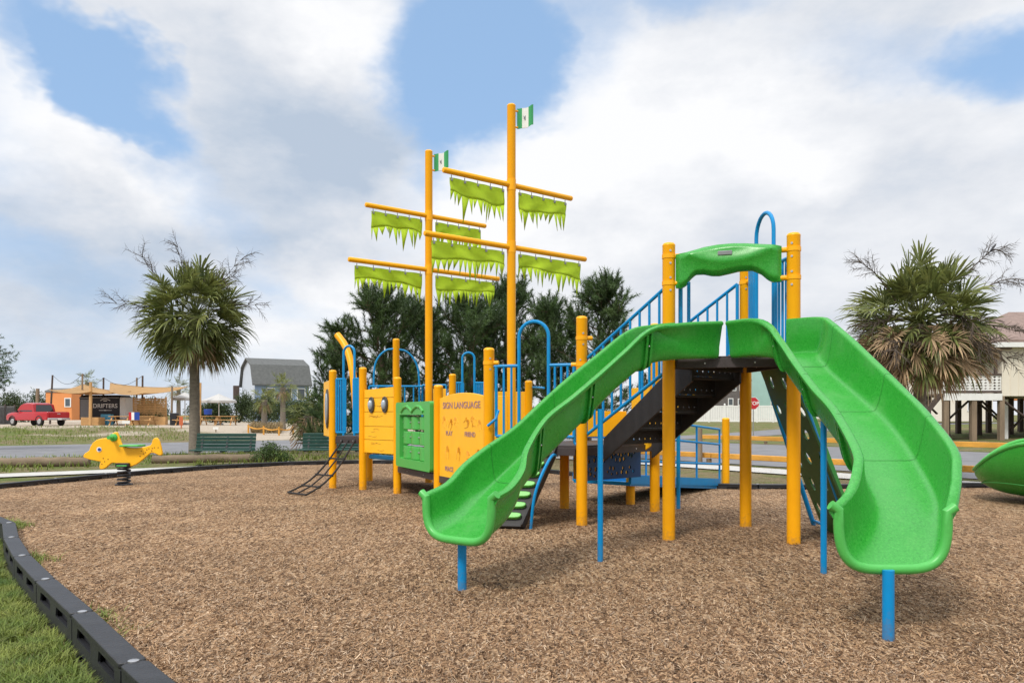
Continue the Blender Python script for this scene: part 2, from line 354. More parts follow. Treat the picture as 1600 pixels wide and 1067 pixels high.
def seg(k1, k2, i1=.1, i2=.1):
    a, b = PO[k1], PO[k2]; d = (b - a).normalized(); return a + d * i1, b - d * i2
def X3(p, z): return V((p[0], p[1], z))
def norm_cam(d):                             # horizontal normal of a panel, on the camera's side
    n = V((d[1], -d[0], 0)).normalized(); return n
def clamp(k, z, d, par):                     # collar with a lug and steel bolts on a post
    x, y = PO[k]; d = V((d[0], d[1], 0)).normalized(); mb = MB()
    mb.tube([(x, y, z - .02), (x, y, z + .02)], .069, 20); mb.tube([V((x, y, z)) + d * .05, V((x, y, z)) + d * .12], .026, 12)
    mb.m = 1
    for dz in (-.075, .05):
        q = V((x, y, z + dz)); n = V((-q.x, -q.y, 0)).normalized(); n = (n + d * .25).normalized(); mb.tube([q + n * .058, q + n * .070], .011, 10)
    return mb.build('clamp', [M['post'], M['steel']], par)
clamp('A', 2.84, PO['B'] - PO['A'], pA); clamp('A', 2.57, PO['B'] - PO['A'], pA)
clamp('B', 2.84, PO['A'] - PO['B'], pB); clamp('B', 2.57, PO['A'] - PO['B'], pB); clamp('C', 2.72, PO['B'] - PO['C'], pC)
clamp('P9', 2.12, V((1, .2)), p9); clamp('P9', 1.82, PO['P7'] - PO['P9'], p9); clamp('P7', 1.86, PO['P9'] - PO['P7'], p7)
def guard(a, b, zb, zt, n, name='guard_rail', r=.014, rr=.019, skip=None, mb=None):
    own = mb is None; mb = mb or MB(); a, b = V(a), V(b)
    if isinstance(zb, (int, float)): zb = (zb, zb)
    if isinstance(zt, (int, float)): zt = (zt, zt)
    mb.tube([X3(a, zb[0]), X3(b, zb[1])], rr, 10); mb.tube([X3(a, zt[0]), X3(b, zt[1])], rr, 10)
    for i in range(n + 1):
        t = i / n
        if skip and skip[0] < t < skip[1]: continue
        p = a.lerp(b, t); q = rr if i in (0, n) else r
        mb.tube([X3(p, zb[0] + (zb[1] - zb[0]) * t), X3(p, zt[0] + (zt[1] - zt[0]) * t)], q, 8)
    return mb.build(name, M['blue'], ship) if own else mb
def arch(a, b, z0, zt, r=.021, name='entry_arch'):
    a, b = V(a), V(b); h = (b - a) / 2; c = (a + b) / 2; R_ = h.length; pth = [X3(a, z0)]
    for i in range(13):
        t = math.pi * i / 12; pth.append(X3(c - h * math.cos(t), zt - R_ + R_ * math.sin(t)))
    pth.append(X3(b, z0)); mb = MB(); mb.tube(pth, r, 10); return mb.build(name, M['blue'], ship)
def deckplate(keys, zt, name='deck', th=.06, extra=None):
    pts = [PO[k] if isinstance(k, str) else V(k) for k in keys]; mb = MB()
    mb.prism([tuple(p) for p in pts], (0, 0, zt - th / 2), (1, 0, 0), (0, 1, 0), (0, 0, 1), th)
    for i in range(len(pts)):               # skirt beam under each edge, stopping at the posts
        a, b = pts[i], pts[(i + 1) % len(pts)]; d = (b - a).normalized(); mb.bar(X3(a + d * .075, zt - .07), X3(b - d * .075, zt - .07), .04, .09)
    mb.m = 1
    for i in range(len(pts)):
        a, b = pts[i], pts[(i + 1) % len(pts)]; d = (b - a).normalized(); n = V((d[1], -d[0]))
        L_ = (b - a).length
        for s_ in (.3, .7):
            p = a.lerp(b, s_)
            for q in (1, -1): mb.tube([X3(p + n * q * .02, zt - .07), X3(p + n * q * .026, zt - .07)], .009, 8)
    return mb.build(name, [M['deck'], M['steel']], ship, bevel=.006)
# ---- decks
deckplate(['A', 'B', 'C'], 1.83)
deckplate(['P7', 'P9', 'M', 'L', 'K', at(800, 648, 10.9).xy], .90)
deckplate(['P3', 'P4', 'Q', at(545, 648, 14.6).xy], .88)
deckplate(['P5', 'P6', 'S', 'Q'], .46)
deckplate(['P6', 'P7', at(800, 648, 10.9).xy, 'T', 'S'], .45)
# ---- green roof panel over the slide entrance
a, b = PO['A'], PO['B']; ab = V((*(b - a).normalized(), 0)); nA = norm_cam(ab); up = V((0, 0, 1))
def onface(px, py, O, d):                    # photo point carried onto a vertical plane through O along d -> (along, z)
    k = (px - 800) / FPX; t = (k * O[1] - O[0]) / (d[0] - k * d[1]); Y = O[1] + d[1] * t
    return t, CH + (HZ - py) / FPX * Y
hood = [(1055, 399), (1072, 396.5), (1100, 387.5), (1122, 383.5), (1145, 381.5), (1165, 381.5), (1184, 382.5), (1205, 384), (1219, 385.5), (1223, 392), (1221, 405), (1220, 439), (1208, 441), (1198, 436), (1190, 429), (1183, 425), (1175, 423), (1165, 422.5), (1154, 424), (1138, 428), (1124, 431), (1112, 431), (1100, 428.5), (1092, 428), (1085, 430.5), (1079, 436), (1075, 442), (1070, 448), (1064, 450.5), (1058, 450), (1056.5, 440), (1058, 420)]
hp = [onface(x, y, a, ab) for x, y in hood]
mb = MB(); th0 = .07
# front face as a grid between upper and lower outline so the swag relief is real
top = [onface(x, y, a, ab) for x, y in ((1056, 399), (1072, 396.5), (1100, 387.5), (1122, 383.5), (1145, 381.5), (1165, 381.5), (1184, 382.5), (1205, 384), (1221, 386))]
bot = [onface(x, y, a, ab) for x, y in ((1057, 450), (1064, 451), (1072, 446), (1079, 436), (1087, 429), (1100, 428.5), (1112, 431), (1124, 431), (1138, 428), (1154, 424), (1175, 422.5), (1190, 428.5), (1200, 437), (1208, 441), (1220, 440))]
def interp(L, s_):
    for i in range(len(L) - 1):
        if L[i + 1][0] >= s_: return L[i][1] + (L[i + 1][1] - L[i][1]) * (s_ - L[i][0]) / (L[i + 1][0] - L[i][0])
    return L[-1][1]
s0, s1 = top[0][0], top[-1][0]; NX, NZ = 60, 16; rings = []
for i in range(NX + 1):
    t = i / NX; s_ = s0 + (s1 - s0) * t; zt_, zb_ = interp(top, s_), interp(bot, min(max(s_, bot[0][0]), bot[-1][0])); row = []
    swag = 2.93 - .185 * (1 - (2 * t - 1) ** 2) ** .8     # crease hanging between the two top corners
    for j in range(NZ + 1):
        z = zt_ + (zb_ - zt_) * j / NZ; d_ = swag - z
        rel = .055 * math.exp(-max(d_, 0) / .10) if d_ > 0 else .055 - .030 * sst(0, .14, -d_)
        edge = min(t, 1 - t, j / NZ * .35, (1 - j / NZ) * .35)
        row.append(X3(a, 0) + ab * s_ + nA * (.05 + rel * .9 - .035 * (1 - sst(0, .05, edge))) + up * z)
    row += [X3(a, 0) + ab * s_ + nA * -.04 + up * (zt_ + (zb_ - zt_) * j / NZ) for j in range(NZ, -1, -1)]
    rings.append(row)
mb.loft(rings); roof = mb.build('roof_panel', M['green'], ship, smooth=50)
t_, z_ = onface(1133, 398, a, ab)
mb = MB(); mb.obox(X3(a, z_) + ab * t_ + nA * .090, ab * .068, nA * .008, up * .022); mb.build('name_plate', M['grey'], roof, bevel=.006)
for z in (2.84, 2.57):
    mb = MB(); mb.tube([X3(a, z) + ab * .11, X3(a, z) + ab * .20], .02, 10); mb.build('roof_bar', M['blue'], ship)
    mb = MB(); mb.tube([X3(b, z) - ab * .11, X3(b, z) - ab * .22], .02, 10); mb.build('roof_bar', M['blue'], ship)
# ---- double slide
TP = [(0, 1, 0), (.06, .985, .10), (.13, .95, .30), (.20, .905, .52), (.27, .85, .74), (.32, .805, .88), (.36, .75, .96), (.40, .66, .995), (.44, .5, 1.0), (.5, 0, 1.0)]
def TRAP(th):                                # flat bed, sloping walls
    u = th / math.pi; s_ = 1 if u <= .5 else -1; u = u if u <= .5 else 1 - u
    for i in range(len(TP) - 1):
        if u <= TP[i + 1][0] + 1e-9: f = (u - TP[i][0]) / (TP[i + 1][0] - TP[i][0]); return s_ * (TP[i][1] + (TP[i + 1][1] - TP[i][1]) * f), TP[i][2] + (TP[i + 1][2] - TP[i][2]) * f
def slide(stations, seams, ringsAt, supports):
    S = spline([tuple(n) + tuple(f) + (zf,) for n, f, zf in stations], 6); NS = len(S); m = 36
    def sect(s_, dep=0., t=.028):
        Nn, Ff, zf = V(s_[:3]), V(s_[3:6]), s_[6]; h0 = (Nn - Ff); h0.z = 0; h0.normalize(); ins = .052 * (1 - .75 * sst(2.06, 2.15, (Nn.z + Ff.z) / 2)); Nn, Ff = Nn - h0 * ins - up * ins * .35, Ff + h0 * ins - up * ins * .35; h = (Nn - Ff) / 2; c = (Nn + Ff) / 2; w_ = h.length; bx = 1 - sst(2.08, 2.16, 4.31 - (Nn.z + Ff.z) / 2) if False else sst(2.04, 2.13, (Nn.z + Ff.z) / 2); hx = V((h.x, h.y, 0)).normalized()
        inner, outer = [], []
        for i in range(m + 1):
            th = math.pi * i / m; ex_ = .50 - .40 * bx; cx_ = math.copysign(abs(math.cos(th)) ** ex_, math.cos(th)); dz = abs(math.sin(th)) ** (.60 - .44 * bx)
            tx, td = TRAP(th); e_ = (1 - sst(.44, .80, zf)) * (1 - bx) + bx; cx_ = tx + (cx_ - tx) * e_; dz = td + (dz - td) * e_
            p = c + h * cx_; p.z = p.z + (zf - p.z) * dz; inner.append(p)
            q = c + h * cx_ * (1 + (t + dep) / w_); q.z = p.z - (t + dep) * dz; outer.append(q)
        rimN = [inner[0] + hx * x + up * z for x, z in ((.003, .014), (.014, .024), (.050, .024), (.066, .012), (.068, -.008), (.056, -.026))]
        rimF = [inner[-1] - hx * x + up * z for x, z in ((.003, .014), (.014, .024), (.050, .024), (.066, .012), (.068, -.008), (.056, -.026))]
        return inner, outer, rimN, rimF
    rings = []
    for s_ in S:
        i_, o_, rn, rf = sect(s_); rings.append(rn[::-1] + i_ + rf + o_[1:-1][::-1])
    mb = MB(); mb.loft(rings)
    body = mb.build('slide', M['green'], ship, smooth=48)
    i_, o_, rn, rf = sect(S[-1]); mid = [(p + q) / 2 for p, q in zip(i_, o_)]
    mb = MB(); mb.tube([rn[2] + (rn[2] - mid[0]) * .3] + mid + [rf[2] + (rf[2] - mid[-1]) * .3], .030, 12); mb.build('exit_lip', M['greenrim'], body)
    for k in ringsAt:                        # raised joint flanges round the outside
        x = int(k * 6); rr = []
        for e, dp in ((-2, .0), (-2, .022), (0, .022)):
            pass
        A_, B_ = np.array(S[x]), np.array(S[min(x + 1, NS - 1)]); d = (B_ - A_); d = d / max(1e-6, np.linalg.norm(d[:3])); mb = MB()
        for off in (-.045, .02):
            lo, hi = sect(A_ + d * off)[1], None; ring = []
            for e, dp in ((0, .0), (0, .028), (.028, .028), (.028, .0)):
                ring.append(sect(A_ + d * (off + e), dp)[1])
            n_ = len(ring[0])
            mb.add([p for r_ in ring for p in r_], [(j * n_ + q, j * n_ + q + 1, (j + 1) * n_ + q + 1, (j + 1) * n_ + q) for j in range(3) for q in range(n_ - 1)])
        mb.m = 1
        for q in (6, m - 6):
            o3 = sect(A_, .02)[1][q]; mb.ball(o3, .009, 8)
        mb.build('joint_flange', [M['green'], M['steel']], body, smooth=30)
    for k in seams:                          # fine dark joint lines across the bed
        A_, B_ = np.array(S[int(k * 6)]), np.array(S[int(k * 6) + 1]); d = (B_ - A_) / np.linalg.norm((B_ - A_)[:3]); mb = MB()
        i1, _, r1, f1 = sect(A_); i2, _, r2, f2 = sect(A_ + d * .0045); l1 = r1[:3][::-1] + i1 + f1[:3]; l2 = r2[:3][::-1] + i2 + f2[:3]
        l1 = [p + up * .002 for p in l1]; l2 = [p + up * .002 for p in l2]
        cen = (i1[0] + i1[-1]) / 2
        l1 = [p + (cen - p).normalized() * .002 for p in l1]; l2 = [p + (cen - p).normalized() * .002 for p in l2]
        mb.loft([l1, l2], closed=False); mb.build('seam', M['seam'], body, smooth=0)
    for (x, y, zt, r) in supports:
        mb = MB(); mb.tube([(x, y, -.05), (x, y, zt)], r, 18); mb.build('support_leg', M['blue'], body)
    return body
Lr = [(2.14, 7.50, 2.15), (2.29, 7.05, 2.11), (2.32, 6.7, 1.91), (2.30, 6.28, 1.685), (2.30, 5.88, 1.46), (2.29, 5.5, 1.29), (2.2, 4.95, 1.035), (2.12, 4.75, .926), (2.01, 4.6, .80), (1.854, 4.45, .716)]
Rr = [(2.64, 7.36, 2.15), (2.85, 7.0, 2.12), (2.91, 6.7, 1.97), (2.97, 6.28, 1.70), (3.02, 5.9, 1.45), (2.98, 5.5, 1.27), (2.86, 4.95, 1.04), (2.75, 4.72, .91), (2.64, 4.55, .80), (2.56, 4.45, .705)]
Zr = [1.83, 1.80, 1.60, 1.38, 1.17, .97, .70, .58, .46, .37]
slide([(l, r_, z) for l, r_, z in zip(Lr, Rr, Zr)], (1.7, 3.5, 5.2), (1.5, 3.4, 5.3), [(gp(1388, 988).x, gp(1388, 988).y, .36, .033), (gp(1287, 896).x, gp(1287, 896).y, 1.20, .024)])
Nl = [(2.02, 7.54, 2.15), (1.57, 7.25, 2.10), (1.27, 7.05, 2.037), (1.0, 6.85, 1.81), (.7425, 6.6, 1.591), (.5035, 6.36, 1.398), (.2745, 6.1, 1.224), (.121, 5.8, .999), (.084, 5.62, .857), (0, 5.45, .746), (-.11, 5.25, .694)]
Fl = [(1.62, 7.66, 2.15), (1.37, 7.6, 2.124), (1.117, 7.45, 2.06), (.785, 7.25, 1.806), (.476, 7.05, 1.561), (.227, 6.8, 1.34), (0, 6.55, 1.135), (-.234, 6.25, .979), (-.388, 6.05, .862), (-.507, 5.85, .733), (-.663, 5.68, .663)]
Zl = [1.83, 1.80, 1.73, 1.53, 1.29, 1.08, .87, .68, .56, .45, .37]
slide([(n, f, z) for n, f, z in zip(Nl, Fl, Zl)], (2.2, 4.6, 6.9), (2.0, 4.2, 6.2), [(gp(722, 915).x, gp(722, 915).y, .37, .033), (gp(938, 875).x, gp(938, 875).y, 1.30, .024)])
# ---- rails and climber around the triangular top deck
mid = (a + b) / 2; mb = MB(); mb.tube([X3(mid, 1.84), X3(mid, 2.12)], .02, 10); mb.build('grab_pole', M['blue'], ship); mb = MB()
mb.tube([X3(PO['A'] + (PO['C'] - PO['A']) * .14, 1.84), X3(PO['A'] + (PO['C'] - PO['A']) * .14, 2.62)], .022, 10); mb.build('grab_pole', M['blue'], ship); mb = MB()
mb.tube([X3(PO['A'] + (PO['C'] - PO['A']) * .24, 1.84), X3(PO['A'] + (PO['C'] - PO['A']) * .24, 2.62)], .018, 10); mb.build('grab_pole', M['blue'], ship)
bc = PO['B'] - PO['C']; c_ = PO['C']
mb = MB(); d3 = X3(bc.normalized(), 0); p = c_ + bc * .16; mb.obox(X3(p, 2.36), d3 * .075, V((.018, 0, 0)), up * .5); mb.build('rail_plate', M['blue'], ship, bevel=.005)
arch(c_ + bc * .25, c_ + bc * .62, 1.83, 3.36)
guard(c_ + bc * .66, c_ + bc * .93, 1.93, 2.78, 4)
# climbing wall: plate with kidney shaped holes between blue edge tubes
q0, q1, q2, q3 = V((2.70, 8.40, 1.78)), V((2.68, 7.52, 1.78)), V((3.37, 7.60, 0.0)), V((3.42, 8.72, 0.0))
ex = (q1 - q0).normalized(); ey0 = (q2 + q3) / 2 - (q0 + q1) / 2; Lc = ey0.length; ey = (ey0 - ex * ey0.dot(ex)).normalized(); ez = ex.cross(ey)
hol = []
for j in range(6):
    for i in range(2 + j % 2):
        cx_, cy_ = (.25 + .4 * i if j % 2 == 0 else .14 + .33 * i) + rnd.uniform(-.04, .04), .22 + j * .285 + rnd.uniform(-.04, .04); an = rnd.uniform(0, 3)
        hol.append([(cx_ + .078 * math.cos(t) * math.cos(an) - .056 * math.sin(t) * math.sin(an), cy_ + .078 * math.cos(t) * math.sin(an) + .056 * math.sin(t) * math.cos(an)) for t in [k * math.pi / 5 for k in range(10)]])
mb = MB(); mb.plate([(0.02, 0), (.86, 0), (.95, Lc - .02), (.02, Lc - .02)], hol, .02, q0, ex, ey, ez); wall = mb.build('climbing_wall', M['darkgreen'], ship, smooth=0)
mb = MB()
for s_, e_ in ((q0, q3), (q1, q2)): mb.tube([s_ + V((.02, 0, .05)), e_ + V((.02, 0, -.04))], .026, 10)
mb.tube([q3 + V((0, 0, .05)), q2 + V((0, 0, .05))], .018, 10); mb.build('wall_frame', M['blue'], wall)
mb = MB()
for s_, e_, o in ((q1, q2, -.03),): mb.bar(s_ + V((.05, .03, .04)), e_ + V((.05, .03, .04)), .02, .07)
mb.build('edge_trim', M['greenrim'], wall)
# ---- stair from the lower deck up to the triangle
vd = V((-.63, .775)); ac = (PO['C'] - PO['A']); acn = ac.normalized(); sn, sf = PO['A'] + acn * .36, PO['A'] + acn * 1.20; RUN = 1.22
st = MB(); nst = 5
for s_ in (sn, sf):
    e_ = s_ + vd * RUN; prof = [(-.02, 1.86), (-.02, 1.60), (RUN + .02, .72), (RUN + .02, .98), (.10, 1.86)]
    st.prism(prof, X3(s_, 0), X3(vd, 0), up, X3(acn, 0), .03)
for i in range(nst):
    zz = 1.83 - (i + 1) * (1.83 - .90) / nst + .0; d0 = .06 + i * RUN / nst
    wd = (sf - sn).length - .04
    holes = []
    for q in range(8):
        x = .06 + q * (wd - .12) / 7; holes.append([(x + .013 * math.cos(t), .055 + .013 * math.sin(t)) for t in [k * math.pi / 4 for k in range(8)]])
    if i < nst - 1: st.box((0, 0, -9), .001, .001, .001) if False else st.obox(X3((sn + sf) / 2 + vd * (d0 + RUN / nst / 2 + .0), zz), X3(acn, 0) * wd / 2, X3(vd, 0) * (RUN / nst / 2 + .012), up * .012)
    st.plate([(0, 0), (wd, 0), (wd, .172), (0, .172)], holes, .012, X3(sn + acn * .02 + vd * d0, zz + .014), X3(acn, 0), up, X3(acn, 0).cross(up))
st.build('stair', M['stairblack'], ship, smooth=0)
def stair_rail(base, z1, z0, ext):
    mb = MB(); a_ = base + vd * .04; b_ = base + vd * (RUN + .02)
    guard(a_, b_, (z1 - .86, z0 - .86), (z1, z0), 9, mb=mb)
    mb.tube([X3(b_, z0), X3(b_ + vd * .10, z0 - .01), X3(b_ + vd * .17, z0 - .06), X3(b_ + vd * .19, z0 - .3), X3(b_ + vd * .19, z0 - .95), X3(b_ + vd * .12, z0 - 1.02), X3(b_ + vd * .02, z0 - .98), X3(b_, z0 - .8)], .019, 10)
    mb.build('stair_rail', M['blue'], ship)
stair_rail(PO['A'] + acn * .06, 2.58, 1.88, 1); stair_rail(PO['C'] - acn * .10, 2.70, 2.05, 1)
mb = MB(); k0, k1 = PO['C'] + vd * .1 + acn * .03, PO['C'] + vd * (RUN + .3) + acn * .03
mb.prism([(0, 1.62), (0, 1.95), (RUN + .2, 1.10), (RUN + .2, .78)], X3(k0, 0), X3(vd, 0), up, X3(acn, 0), .025); mb.build('side_board', M['panel'], ship, bevel=.005)
# ---- guard with arch between P7 and P9, stepped climber below it
g0, g1 = seg('P7', 'P9', .09, .09); L9 = g1 - g0
t1, t2 = .30, .68
guard(g0, g0 + L9 * t1, 1.0, 1.82, 3); guard(g0 + L9 * t2, g1, 1.0, 1.82, 4)
arch(g0 + L9 * t1, g0 + L9 * t2, .92, 2.33)
for t in (.0, 1.0):
    p = g0 + L9 * t; s_ = 1 if t == 0 else -1; dd = L9.normalized() * s_
    mb = MB(); mb.tube([X3(p, 1.82), X3(p - dd * .05, 1.82)], .018, 8); mb.build('rail_stub', M['blue'], ship)
mb = MB()
p = g0; n9 = norm_cam(L9); 
mb.tube([X3(g0 + L9 * .03, 1.30), X3(g0 + L9 * .02, 1.2) + n9 * .08, X3(g0 - L9 * .08, 1.12) + n9 * .10], .016, 8)
mb.build('rail_stub', M['blue'], ship)
# climber
ct = V((.31, 8.86, .88)); cb_ = gp(786, 826) + V((0, 0, .03)); cw = V((.42, -.09, 0)).normalized(); dn = (cb_ - ct); Ld = dn.length; dn = dn.normalized(); nn = cw.cross(dn).normalized()
if nn.z < 0: nn = -nn
hw = .20
mb = MB(); mb.obox((ct + cb_) / 2 - nn * .04, cw * hw, dn * Ld / 2, nn * .035)
for s_ in (-1, 1): mb.obox((ct + cb_) / 2 + cw * (hw + .012) * s_ - nn * .02, cw * .012, dn * Ld / 2, nn * .07)
clm = mb.build('step_climber', M['stairblack'], ship, bevel=.008)
for i in range(7):
    p = ct.lerp(cb_, .10 + .13 * i); mb = MB(); o2 = []
    for k in range(16):
        an = 2 * math.pi * k / 16; o2.append((.158 * math.copysign(abs(math.cos(an)) ** .5, math.cos(an)), .035 * math.copysign(abs(math.sin(an)) ** .7, math.sin(an))))
    mb.prism(o2, p + nn * .015, cw, dn, cw.cross(dn), .06); mb.build('step', M['pod'], clm, bevel=.008)
for s_ in (-1, 1):
    hr = [ct.lerp(cb_, .10) + cw * (hw + .03) * s_ - nn * .02, ct.lerp(cb_, .16) + cw * (hw + .04) * s_ + nn * .10, ct.lerp(cb_, .3) + cw * (hw + .05) * s_ + nn * .19, ct.lerp(cb_, .55) + cw * (hw + .05) * s_ + nn * .20, ct.lerp(cb_, .75) + cw * (hw + .06) * s_ + nn * .12, X3((cb_ + cw * (hw + .06) * s_ - dn * .12).xy, -.03)]
    mb = MB(); mb.tube([tuple(x) for x in spline(hr, 5)], .017, 10); mb.build('hand_rail', M['blue'], clm)
# ---- blue perforated skirt below the lower deck, deck shade painted in, and the transfer ramp
s0_, s1_ = V((.80, 9.55)), V((1.72, 10.30)); d = s1_ - s0_; W_ = d.length; hol = []
for row in range(2):
    for cl in range(5):
        for q in range(16):
            x = .06 + cl * (W_ - .20) / 5 + rnd.uniform(0, .21); y = .10 + row * .19 + rnd.uniform(-.05, .05); r_ = rnd.uniform(.016, .027)
            if all((x - h[0][0] + .02) ** 2 + (y - h[0][1]) ** 2 > .0030 for h in hol): hol.append([(x + r_ * math.cos(t), y + r_ * 1.25 * math.sin(t)) for t in [k * math.pi / 4 for k in range(8)]])
mb = MB(); mb.plate([(0, 0), (W_, 0), (W_, .40), (0, .40)], hol, .02, X3(s0_, .42), X3(d.normalized(), 0), up, X3(d.normalized(), 0).cross(up)); mb.build('bubble_panel', M['shadedblue'], ship, smooth=0)
r0, r1 = V((1.62, 10.55)), V((3.58, 13.25)); rd = (r1 - r0).normalized(); rn_ = V((rd[1], -rd[0]))
mb = MB()
rb = r0.lerp(r1, .0)
mb.prism([(0, 0), (0, .9), ((r1 - r0).length, .9), ((r1 - r0).length, 0)], X3(r0, .30), X3(rd, -.09).normalized(), X3(-rn_, 0), up, .05)
for s_ in (.0, .9): mb.bar(X3(r0 - rn_ * s_, .36), X3(r1 - rn_ * s_, .09), .04, .12)
ramp = mb.build('transfer_ramp', M['blue'], ship)
for s_ in (0, .9):
    mb = MB(); aa, bb = r0 - rn_ * s_, r1 - rn_ * s_
    for z0_, z1_ in ((1.22, 1.0), (.96, .74), (.62, .40)): mb.tube([X3(aa, z0_), X3(bb, z1_)], .019, 8)
    for t in (.02, .36, .42, .70, 1.0):
        pp = aa.lerp(bb, t); zt_ = 1.22 - .22 * t; mb.tube([X3(pp, .36 - .28 * t), X3(pp, zt_)], .017, 8)
    mb.build('ramp_rail', M['blue'], ramp)
pp = gp(1060, 796); mb = MB(); mb.tube([(pp.x, pp.y, -.05), (pp.x, pp.y, 1.20)], .026, 12); mb.build('ramp_post', M['blue'], ship)
# ---- yellow wall boards around the lower deck
def board(p, q, zb, zt, th=.025, name='wall_panel', m='panel', arc=0., par=None):
    p, q = V(p[:2]), V(q[:2]); d = q - p; L_ = d.length; d = d.normalized(); n = X3(d, 0).cross(up); mb = MB()
    o2 = [(0, zb), (L_, zb), (L_, zt)] + ([(L_ * (1 - k / 12), zt + arc * (1 - (2 * k / 12 - 1) ** 2)) for k in range(1, 12)] if arc else []) + [(0, zt)]
    mb.prism(o2, X3(p, 0), X3(d, 0), up, n, th); return mb.build(name, M[m], par or ship, bevel=.006), p, d, n, L_
board(s0_ + V((.0, .40)), s1_ + V((.0, .40)), .42, .84)
board(*seg('M', 'L', .07, .07), .95, 1.62); board(*seg('L', 'K', .07, .07), .95, 1.30)
board(at(772, 648, 12.9), at(821, 648, 13.0), .75, 1.64); board(at(775, 648, 12.2), at(790, 648, 12.2), .6, 1.55)
# ---- masts with yards, sails and flags
def sail(par, c0, c1, drop, body, seed):
    r_ = random.Random(seed); c0, c1 = V(c0), V(c1); L_ = (c1 - c0).length; d = (c1 - c0) / L_; n = d.cross(up).normalized()
    nx = max(14, int(L_ / .032)); nz = 6; mb = MB(); g = []
    ph = r_.uniform(0, 6)
    teeth = []
    while len(teeth) < nx: teeth += [r_.choice((1, 2, 2, 3))] * 1
    x = 0; tl = []
    while x < nx:
        k = min(r_.choice((2, 2, 3, 3, 4)), nx - x); tl.append((x, k)); x += k
    env = [body * (.90 + .12 * math.sin(ph + 5 * i / nx) + .06 * math.sin(11 * i / nx + ph)) for i in range(nx + 1)]
    for i in range(nx + 1):
        row = []
        for j in range(nz + 1):
            t = j / nz; sag = .008 * (1 - abs(math.sin(math.pi * i / nx * 4))); z = -drop - sag * (1 - t) - env[i] * t
            off = .012 * math.sin(6 * t + i * .4 + ph) * t + .020 * math.sin(i * .33 + ph) * t
            row.append(c0 + d * (L_ * i / nx) + up * z + n * off)
        g.append(row)
    mb.loft(g, closed=False)
    for x, k in tl:
        A_, B_ = g[x][nz], g[x + k][nz]; tipl = body * r_.uniform(.40, 1.25) * (.55 + .17 * k)
        tip = A_.lerp(B_, r_.uniform(.35, .65)) - up * tipl + n * r_.uniform(-.06, .06)
        m1, m2 = A_.lerp(tip, .5), B_.lerp(tip, .5); mm = (A_ + B_) / 2; 
        sh = (m1 - m2) * .06; mb.add([A_, B_, m2 + sh, m1 - sh, tip], [(0, 1, 2, 3), (3, 2, 4)])
        if k > 1:
            mids = [g[x + q][nz] for q in range(k + 1)]; mb.add(mids + [m1 - sh], [(0,) + tuple(range(1, k + 1))] if k > 1 else [])
    o = mb.build('sail', M['lime'], par, smooth=60, solid=.006)
    nh = 4 if L_ < 1 else 5
    for i in range(nh):
        hb = MB(); p = c0.lerp(c1, .03 + .94 * i / (nh - 1)); hb.tube([p + up * -.05, p - up * (drop + .005)], .007, 6); hb.ball(p - up * (drop + .035) + n * .012, .021, 8, (1, .5, 1.2)); hb.ball(p - up * (drop + .035) - n * .012, .021, 8, (1, .5, 1.2)); hb.build('sail_hook', M['grey'], par)

    return o
def mast(px, py, zt, Y=None, seed=1):
    p = gp(px, py) if Y is None else at(px, 648, Y); x, y = p.x, p.y; mb = MB(); mb.post(x, y, -.05, zt, .069)
    for z in (3.92, 4.91): mb.tube([(x, y, z - .09), (x, y, z + .09)], .0735, 20)
    m_ = mb.build('mast', M['post'], ship)
    for z, h in ((4.91, 1.28), (3.92, 1.60)):
        for s_ in (-1, 1):
            d3 = X3(U2, 0) * s_; e = V((x, y, z)) + d3 * h; st_ = V((x, y, z)) + d3 * .06; yb = MB()
            yb.tube([st_, e - d3 * .02, e - d3 * .005, e], [.043, .043, .036, .02], 14); yb.build('yard_arm', M['post'], m_)
            sail(m_, V((x, y, z)) + d3 * .14, V((x, y, z)) + d3 * (h - .12), .085, .28 if h < 1.3 else .26, seed); seed += 1
    fb = MB(); s0_ = .0; pts = []
    for i in range(13):
        t = i / 12; X_ = .10 + .27 * t; wv = .03 * math.sin(t * 6.0); pts.append((X_, wv, .03 + (.07 * sst(.55, 1, t)) - .03 * (1 - sst(0, .35, t))))
    fd = V((.94, .34, 0)).normalized(); fn = V((-.34, .94, 0))
    for seg_, mi in (((0, 4), 0), ((4, 8), 1), ((8, 12), 0)):
        fb.m = mi; rows = []
        for i in range(seg_[0], seg_[1] + 1):
            X_, wv, dz = pts[i]; o_ = V((x, y, zt - .06 + dz)) + fd * X_ + fn * wv
            rows.append([o_ + fn * .008, o_ - fn * .008, o_ - fn * .008 - up * .32, o_ + fn * .008 - up * .32])
        fb.loft(rows)
    fl = fb.build('flag', [M['flaggreen'], M['white']], m_, smooth=40)
    eb = MB(); X_, wv, dz = pts[6]; o_ = V((x, y, zt - .06 + dz - .16)) + fd * X_ + fn * (wv - .0105)
    eb.prism([(-.03, .03), (-.008, .012), (0, .045), (.010, .012), (.032, .035), (.026, -.01), (.0, -.045), (-.022, -.012)], o_, fd, up, -fn, .004); eb.build('flag_emblem', M['grey'], m_, smooth=0)
    bb = MB()
    for dz in (-.10, -.36): bb.tube([(x, y, zt + dz), V((x, y, zt + dz)) + fd * .11], .016, 8)
    bb.build('flag_bracket', M['post'], m_)
mast(670, 754, 6.12, seed=11); mast(799, 0, 6.20, Y=12.25, seed=31)
